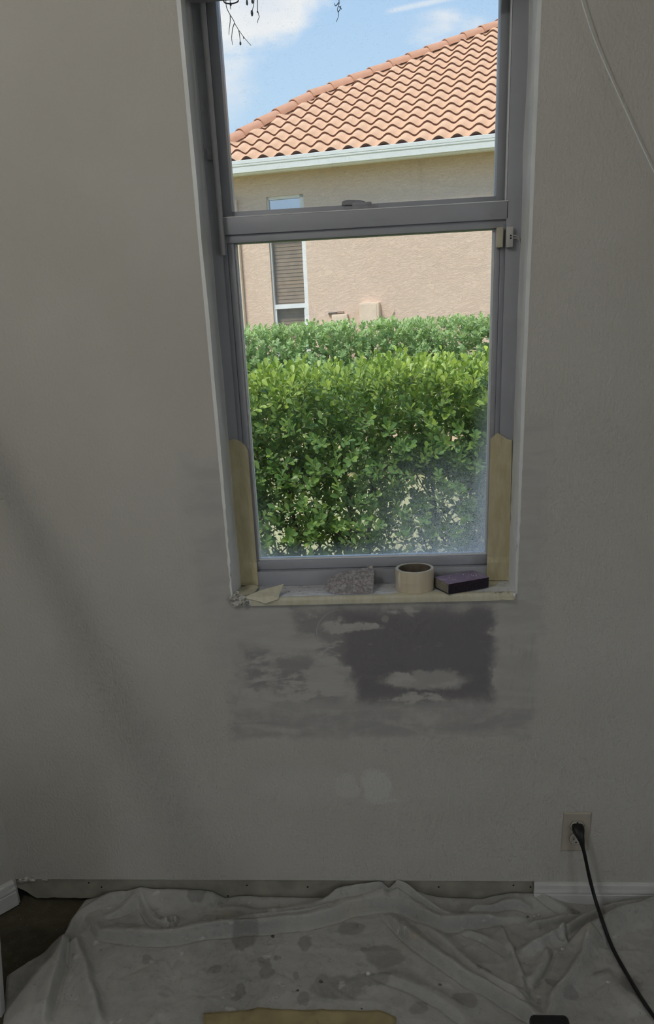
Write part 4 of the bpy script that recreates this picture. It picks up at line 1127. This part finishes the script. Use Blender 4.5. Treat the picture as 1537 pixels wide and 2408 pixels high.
# window of the house
M_hwhite = simple('white_house_window_frame', (.82, .83, .83), .45, .03, 8)
def refl_glass(name, dark, mixf):
    m, b = newmat(name); nt = S.nt; out = nt.nodes['Material Output']
    gl = node('ShaderNodeBsdfGlossy'); gl.inputs['Roughness'].default_value = .02; gl.inputs[0].default_value = (.9, .93, 1, 1)
    tr = node('ShaderNodeBsdfTransparent'); tr.inputs[0].default_value = (*dark, 1)
    mx = node('ShaderNodeMixShader'); mx.inputs[0].default_value = mixf; lk(tr.outputs[0], mx.inputs[1]); lk(gl.outputs[0], mx.inputs[2])
    nt.nodes.remove(b); lk(mx.outputs[0], out.inputs['Surface']); return m
M_pane_top = refl_glass('sky_reflecting_pane', (.25, .28, .3), .62)
M_pane_low = refl_glass('tinted_pane_over_blind', (.88, .86, .84), .035)
RU = OV+.06                                        # recess of the frame behind the wall face
def sw(px, py): return onwall(px, py, -.06)
fl = .5*(sw(636, 600)[0]+sw(645, 770)[0])-.0; fr = wr-.002
gl0 = .5*(sw(645.5, 690)[0]+sw(645.5, 690)[0]); gr0 = sw(716.2, 690)[0]
ztr = sw(680, 467)[1]; zt_b = sw(680, 515)[1]; zt_c = sw(680, 545)[1]; zm1 = sw(680, 715)[1]; zm2 = sw(680, 725.5)[1]
hw = hb('window', wl, fl+.02, RU+.01, RU+.07, wbz, wtz, M_hwhite, house)
def hs(name, *a, **k): return hb(name, *a, hw, **k)
hs('frame_side', fl, gl0, RU-.02, RU+.05, wbz, wtz, M_hwhite)
hs('frame_side', gr0, wr, RU-.02, RU+.05, wbz, wtz, M_hwhite)
hs('frame_head', wl, wr, RU-.02, RU+.05, ztr, wtz, M_hwhite)
hs('transom', gl0, gr0, RU-.02, RU+.05, zt_c, zt_b, M_hwhite)
hs('mullion', gl0, gr0, RU-.02, RU+.05, zm2, zm1, M_hwhite)
hs('frame_sill', wl, wr, RU-.04, RU+.06, wbz, wbz+.05, M_hwhite)
hs('lower_frame_side', gl0, gl0+.018, RU-.01, RU+.04, wbz, zm2, M_hwhite)
hs('lower_frame_side', gr0-.018, gr0, RU-.01, RU+.04, wbz, zm2, M_hwhite)
hs('transom_pane', gl0, gr0, RU+.012, RU+.018, zt_b, ztr, M_pane_top)
hs('middle_pane', gl0, gr0, RU+.012, RU+.018, zm1, zt_c, M_pane_low)
hs('lower_pane', gl0+.018, gr0-.018, RU+.012, RU+.018, wbz+.05, zm2, M_pane_low)
M_slat = simple('brown_blind_slat', (.50, .415, .32), .6, .06, 10)
zc = wbz+.08; ps = .0495
while zc < zt_b:
    bm = bmesh.new(); vs = [bm.verts.new(HP(s, RU+.075+q, zc+z_)) for s in (gl0-.005, gr0+.005) for q, z_ in ((-.003, -.0255), (.004, .0255), (.007, .0245), (.0, -.0265))]
    for f in ((0, 1, 2, 3), (7, 6, 5, 4), (0, 4, 5, 1), (1, 5, 6, 2), (2, 6, 7, 3), (3, 7, 4, 0)): bm.faces.new([vs[i] for i in f])
    addbm('blind_slat', bm, M_slat, hw); zc += ps
hs('room_dark_backing', wl+.0, wr, OV+WT+.01, OV+WT+.02, wbz, wtz, M_dark)

# utility boxes on the house wall
def wallbox(name, px0, py0, px1, z0, dep, label):
    s0, z1 = onwall(px0, py0, dep); s1, _ = onwall(px1, py0, dep)
    o = hb(name, s0, s1, OV-dep, OV-.002, z0, z1, M_trimp, house, .008)
    hb('cover_lid', s0+.012, s1-.03, OV-dep-.006, OV-dep+.002, z0+.03, z1-.02, M_trimp, o, .003)
    o['label'] = label; return s0, s1, z1
s0, s1, z1 = wallbox('meter_box', 843.5, 713, 890, .75, .14, 'large peach painted meter box')
hb('latch', s1-.012, s1+.01, OV-.10, OV-.08, z1-.32, z1-.27, M_lock, house)
s0, s1, z1 = wallbox('utility_box', 779, 740, 815.5, .75, .10, 'smaller peach painted utility box')
s0b, zb1 = onwall(772, 738, .02); s1b, _ = onwall(792, 736, .02); hb('bracket', s0b, s1b, OV-.03, OV-.002, zb1-.012, zb1+.016, simple('dark_bracket', (.13, .11, .09), .7), house)
s0b, zb1 = onwall(793, 735, .02); s1b, _ = onwall(808, 733, .02); hb('bracket', s0b, s1b, OV-.03, OV-.002, zb1-.008, zb1+.014, simple('tan_bracket', (.35, .27, .2), .7), house)
wallbox('junction_box', 748, 763, 773, .9, .09, 'low peach painted junction box')
bm = bmesh.new(); a = onwall(926, 729, .02); c = onwall(912, 762, .02); tube(bm, [HP(a[0], OV-.02, a[1]), HP(c[0], OV-.02, c[1]), HP(c[0]-.1, OV-.02, c[1]-.35)], .008, 6); addbm('conduit', bm, M_trimp, house)

# ------------------------------------------------------------------ hedges
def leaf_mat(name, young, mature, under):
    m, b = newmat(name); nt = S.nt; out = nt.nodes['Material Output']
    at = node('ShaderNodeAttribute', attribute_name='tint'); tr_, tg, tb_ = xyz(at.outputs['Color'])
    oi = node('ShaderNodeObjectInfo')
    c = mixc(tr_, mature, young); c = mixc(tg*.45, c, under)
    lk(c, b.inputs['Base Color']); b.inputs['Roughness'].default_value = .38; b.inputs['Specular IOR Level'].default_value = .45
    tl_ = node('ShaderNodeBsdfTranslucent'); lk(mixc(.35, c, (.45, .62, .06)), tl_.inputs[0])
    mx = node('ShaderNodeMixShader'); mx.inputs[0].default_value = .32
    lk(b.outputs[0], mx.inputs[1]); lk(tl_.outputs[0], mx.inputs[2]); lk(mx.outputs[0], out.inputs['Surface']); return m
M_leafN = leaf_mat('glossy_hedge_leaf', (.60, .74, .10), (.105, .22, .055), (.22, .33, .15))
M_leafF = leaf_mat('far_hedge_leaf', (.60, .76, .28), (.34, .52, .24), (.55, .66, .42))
M_bark = simple('grey_brown_bark', (.13, .10, .08), .9, .2, 60, .6, 90)
M_twig = simple('thin_brown_twig', (.17, .12, .07), .85, .15, 60)
LEAF = np.array([(0, 0, 0), (.30, .20, .03), (.30, 0, -.015), (.30, -.20, .03), (.72, .27, .03), (.72, 0, -.02), (.72, -.27, .03), (1, 0, -.05)])
LT = np.array([(0, 2, 1), (0, 3, 2), (1, 2, 5), (1, 5, 4), (2, 3, 6), (2, 6, 5), (4, 5, 7), (5, 6, 7)])
LEAFR = np.array([(0, 0, 0), (.22, .13, .02), (.22, 0, -.01), (.22, -.13, .02), (.48, .235, .035), (.48, 0, -.015), (.48, -.235, .035), (.76, .265, .03), (.76, 0, -.02), (.76, -.265, .03), (.94, .14, -.01), (.94, -.14, -.01), (1, 0, -.04)])
LTR = np.array([(0, 2, 1), (0, 3, 2), (1, 2, 5), (1, 5, 4), (2, 3, 6), (2, 6, 5), (4, 5, 8), (4, 8, 7), (5, 6, 9), (5, 9, 8), (7, 8, 10), (8, 9, 11), (8, 11, 10), (10, 11, 12)])
def unit(a): return a/np.maximum(np.linalg.norm(a, axis=-1, keepdims=True), 1e-9)
def leaf_frames(ax, nr):
    ax = unit(ax); nr = unit(nr-(nr*ax).sum(-1, keepdims=True)*ax); return ax, np.cross(nr, ax), nr
def leaves_mesh(name, pos, ax, nr, size, tint, mat, off, LEAF=LEAF, LT=LT):
    nv = len(LEAF)
    ax, sd_, nr = leaf_frames(ax, nr)
    Vv = pos[:, None, :]+size[:, None, None]*(LEAF[None, :, 0:1]*ax[:, None]+LEAF[None, :, 1:2]*sd_[:, None]+LEAF[None, :, 2:3]*nr[:, None]*1.6)
    Vv = Vv.reshape(-1, 3)-np.array(off)
    T = (LT[None]+nv*np.arange(len(pos))[:, None, None]).reshape(-1, 3)
    me = fast_mesh(name, Vv, T)
    at = me.color_attributes.new('tint', 'FLOAT_COLOR', 'POINT')
    cc = np.ones((len(pos), nv, 4), np.float32); cc[:, :, 0] = tint[:, None]; cc[:, :, 1] = rng.random(len(pos))[:, None]
    at.data.foreach_set('color', cc.ravel()); me.materials.append(mat); return me
def hedge(name, label, x0, x1, y0, dep, ztop_, slope, ntw, lsize, mat, low_density, nleaf, ang=0.0, tl0=.09, fmid=.42):
    ca, sa = math.cos(ang), math.sin(ang)
    root = empty(name, (0, y0, GZ), label, 'hedge')
    hgt = ztop_-GZ; pos, ax, nr, size, tint = [], [], [], [], []; tw = []
    while len(tw) < ntw:
        x = x0+(x1-x0)*rng.random(); d = dep*rng.random(); z = hgt*(rng.random())
        top_here = hgt+slope*x+.035*mnoise.noise(Vector((x*3.1, d*3, 0)))+.03*mnoise.noise(Vector((x*9, d*9, 4)))
        f = z/hgt
        dens = low_density+(1-low_density)*np.clip((f-fmid)/.2, 0, 1)
        dens *= .55+.9*(mnoise.noise(Vector((x*4, d*4, z*4)))+.5) if f < fmid+.12 else 1
        if rng.random() > dens: continue
        z = min(z, top_here-tl0*.8)
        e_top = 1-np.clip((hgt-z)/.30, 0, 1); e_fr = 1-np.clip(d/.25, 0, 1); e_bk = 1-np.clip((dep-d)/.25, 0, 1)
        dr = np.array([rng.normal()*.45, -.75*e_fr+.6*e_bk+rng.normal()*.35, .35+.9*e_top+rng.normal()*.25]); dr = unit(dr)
        L = tl0*(1+.9*rng.random()); tw.append((x, d, z, dr, L, e_top))
    tv, tf = [], []
    for x, d, z, dr, L, e_top in tw:
        p0 = np.array([x, d, z]); a = unit(np.cross(dr, [.3, .2, .9])); b_ = np.cross(dr, a)
        k = len(tv)
        for q in (0, 1):
            for w in range(3): tv.append(p0+dr*L*q+(a*math.cos(w*2.09)+b_*math.sin(w*2.09))*(.0016 if q == 0 else .0008))
        for w in range(3): tf.append((k+w, k+(w+1) % 3, k+3+(w+1) % 3, k+3+w))
        for j in range(nleaf):
            t = (j+.6)/nleaf; ph = j*2.4+rng.random()*1.2; open_ = .95-.45*t
            out_ = a*math.cos(ph)+b_*math.sin(ph)
            axd = unit(dr*(1-open_*.55)+out_*open_+np.array([0, 0, .12])); nrm = unit(dr*.8-out_*.35+np.array([0, 0, .55])+rng.normal(size=3)*.28)
            pos.append(p0+dr*L*t); ax.append(axd); nr.append(nrm); size.append(lsize*(.72+.5*rng.random())*(1-.12*t))
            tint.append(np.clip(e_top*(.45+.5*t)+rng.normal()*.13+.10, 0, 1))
    def tr(P_): 
        P_ = np.asarray(P_); return np.stack([P_[:, 0]*ca-P_[:, 1]*sa, P_[:, 0]*sa+P_[:, 1]*ca, P_[:, 2]], -1)
    pos, ax, nr = tr(pos), tr(ax), tr(nr); size, tint = np.array(size), np.array(tint)
    base = np.array([0, y0, GZ]); pos = pos+base
    me = fast_mesh('twigs', tr(np.array(tv)), np.array(tf)); me.materials.append(M_twig); o = link(bpy.data.objects.new('twigs', me), root); o['kind'] = 'stuff'
    return root, pos, ax, nr, size, tint, base
NX0, NX1 = -1.75, 1.6
zN = onY(860, 880, 2.55)[2]
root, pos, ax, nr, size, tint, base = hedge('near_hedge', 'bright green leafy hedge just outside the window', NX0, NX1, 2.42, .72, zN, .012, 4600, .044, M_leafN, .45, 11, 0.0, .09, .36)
# the leaves that show largest are parts, the rest one mass
vv = pos-CAM; dd = vv@FW; pxs = W/2+F*(vv@RI)/dd; pys = CY-F*(vv@UP)/dd
inview = (pxs > 585) & (pxs < 1145) & (pys > 845) & (pys < 1310)
axu, sdu, nru = leaf_frames(ax, nr)
facing = np.abs((nru*unit(vv)).sum(-1))
score = np.where(inview, size/dd*facing*np.where(pos[:, 1] < 2.62, 1, .2), 0)
pick = np.argsort(-score)[:300]; rest = np.setdiff1d(np.arange(len(pos)), pick)
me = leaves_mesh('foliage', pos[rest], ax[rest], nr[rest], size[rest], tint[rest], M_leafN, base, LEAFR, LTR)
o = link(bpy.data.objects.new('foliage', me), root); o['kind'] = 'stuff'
variants = []
for q in np.linspace(.02, .9, 6):
    variants.append(leaves_mesh('leaf', np.zeros((1, 3)), np.array([[1., 0, 0]]), np.array([[0., 0, 1]]), np.ones(1), np.array([q]), M_leafN, (0, 0, 0), LEAFR, LTR))
for i in pick:
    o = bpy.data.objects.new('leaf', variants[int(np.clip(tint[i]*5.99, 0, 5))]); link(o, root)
    mm = Matrix((axu[i], sdu[i], nru[i])).transposed().to_4x4()
    o.matrix_local = Matrix.Translation(Vector(pos[i]-base)) @ mm @ Matrix.Scale(float(size[i]), 4)
# woody stems
stem_x = [float(onY(870, 1250, 2.75)[0]), float(onY(820, 1280, 2.7)[0]), float(onY(1020, 1250, 2.8)[0]), float(onY(690, 1200, 2.8)[0]), float(onY(1110, 1200, 2.7)[0]), -1.5, -1.1, -.75, .75, 1.1, 1.45]
for k, sx in enumerate(stem_x):
    bm = bmesh.new(); y = 2.72+.16*random.random(); h = zN-GZ
    pts = [Vector((sx+.02*math.sin(j*1.7+k), y+.03*math.cos(j*1.3+k), GZ-.02+j*h*.12)) for j in range(7)]
    tube(bm, pts, [.016, .015, .014, .012, .010, .008, .005], 7)
    for j in range(1, 6):
        for q in range(2):
            a = random.uniform(0, 6.28); l = random.uniform(.25, .45); d = Vector((math.cos(a)*.8, math.sin(a)*.5, .75)).normalized()
            s = pts[j]; tube(bm, [s, s+d*l*.5+Vector((0, 0, -.01)), s+d*l], [.006, .004, .0018], 5)
    addbm('stem', bm, M_bark, root, True)
# a few dry leaves and fine bare shoots in the lower part
fx, fy = 2.0, 8.0
ANG = math.atan2(E2.y, E2.x)*.6
zF = CAM[2]+.012
root2, pos, ax, nr, size, tint, base = hedge('far_hedge', 'dense clipped green hedge in front of the peach house wall', -3.7, 3.2, 7.7, .7, zF, .0, 9800, .050, M_leafF, .22, 10, ANG, .055, .28)
me = leaves_mesh('foliage', pos, ax, nr, size, tint*.8, M_leafF, base)
o = link(bpy.data.objects.new('foliage', me), root2); o['kind'] = 'stuff'
for k in range(15):
    bm = bmesh.new(); sx = -3.5+k*.46; q = Vector((sx*math.cos(ANG)-.4*math.sin(ANG), 7.7+sx*math.sin(ANG)+.4*math.cos(ANG), GZ))
    tube(bm, [q, q+Vector((.03, .02, .5)), q+Vector((-.02, 0, 1.1)), q+Vector((.03, .03, 1.4))], [.022, .018, .012, .006], 7); addbm('stem', bm, M_bark, root2, True)

# ------------------------------------------------------------------ bare twigs of a tree hanging into the top of the view
TY = 1.35
def T(px, py, dy_=0.0): return Vector(onY(px, py, TY+dy_))
tree = empty('tree_branch', tuple(T(560, -160)), 'bare dark tree twigs with seed pods dangling at the top left', 'branch')
bm = bmesh.new(); tube(bm, [T(200, -420, .6), T(400, -230, .2), T(560, -150), T(700, -110, -.05), T(900, -140, -.1), T(1100, -230, .1)], [.03, .02, .014, .010, .007, .003], 8); addbm('limb', bm, M_bark, tree, True)
tws = [[(540, -150), (532, -40), (531, 8), (537, 28), (549, 48), (552, 56), (562, 72), (575, 90), (590, 107)],
       [(541, 36), (541, 50), (539, 65), (538, 82)], [(551, 55), (547, 66), (545, 80), (544.5, 92), (547, 106)], [(561, 71), (563, 82), (565, 100)], [(572, 86), (573, 92)],
       [(541, -120), (541, 5), (543, 22)], [(580, -130), (581, -20), (581, 8)], [(600, -120), (597, 0), (594, 20), (592, 32)], [(606, -120), (605, 10), (607, 30), (609, 40), (606, 48), (605, 54)],
       [(790, -110), (795, -20), (797, 8), (793, 22), (796, 36), (790, 52)], [(796, 6), (789, 14), (786, 8)], [(795, 28), (799, 22), (801, 14)], [(797, 15), (803, 22)]]
for k, t in enumerate(tws):
    bm = bmesh.new(); tube(bm, spline([T(*q) for q in t], 3), [.0015*(1-.5*i/(len(t)*3)) for i in range((len(t)-1)*3+1)], 5); addbm('twig', bm, M_dark, tree)
for k, (px, py, r, h) in enumerate(((565, 102, 1.8, 3.5), (592, 31, 2.4, 5), (580.5, 6, 2.0, 5), (542, 10, 2.0, 3), (593, 3, 2.4, 4), (605, 28, 1.2, 2))):
    p = T(px, py); s = 3.25/F
    lump('seed_pod', (p.x, p.y, p.z, r*s, r*s, h*s), M_dark, tree, k, .3, 2)
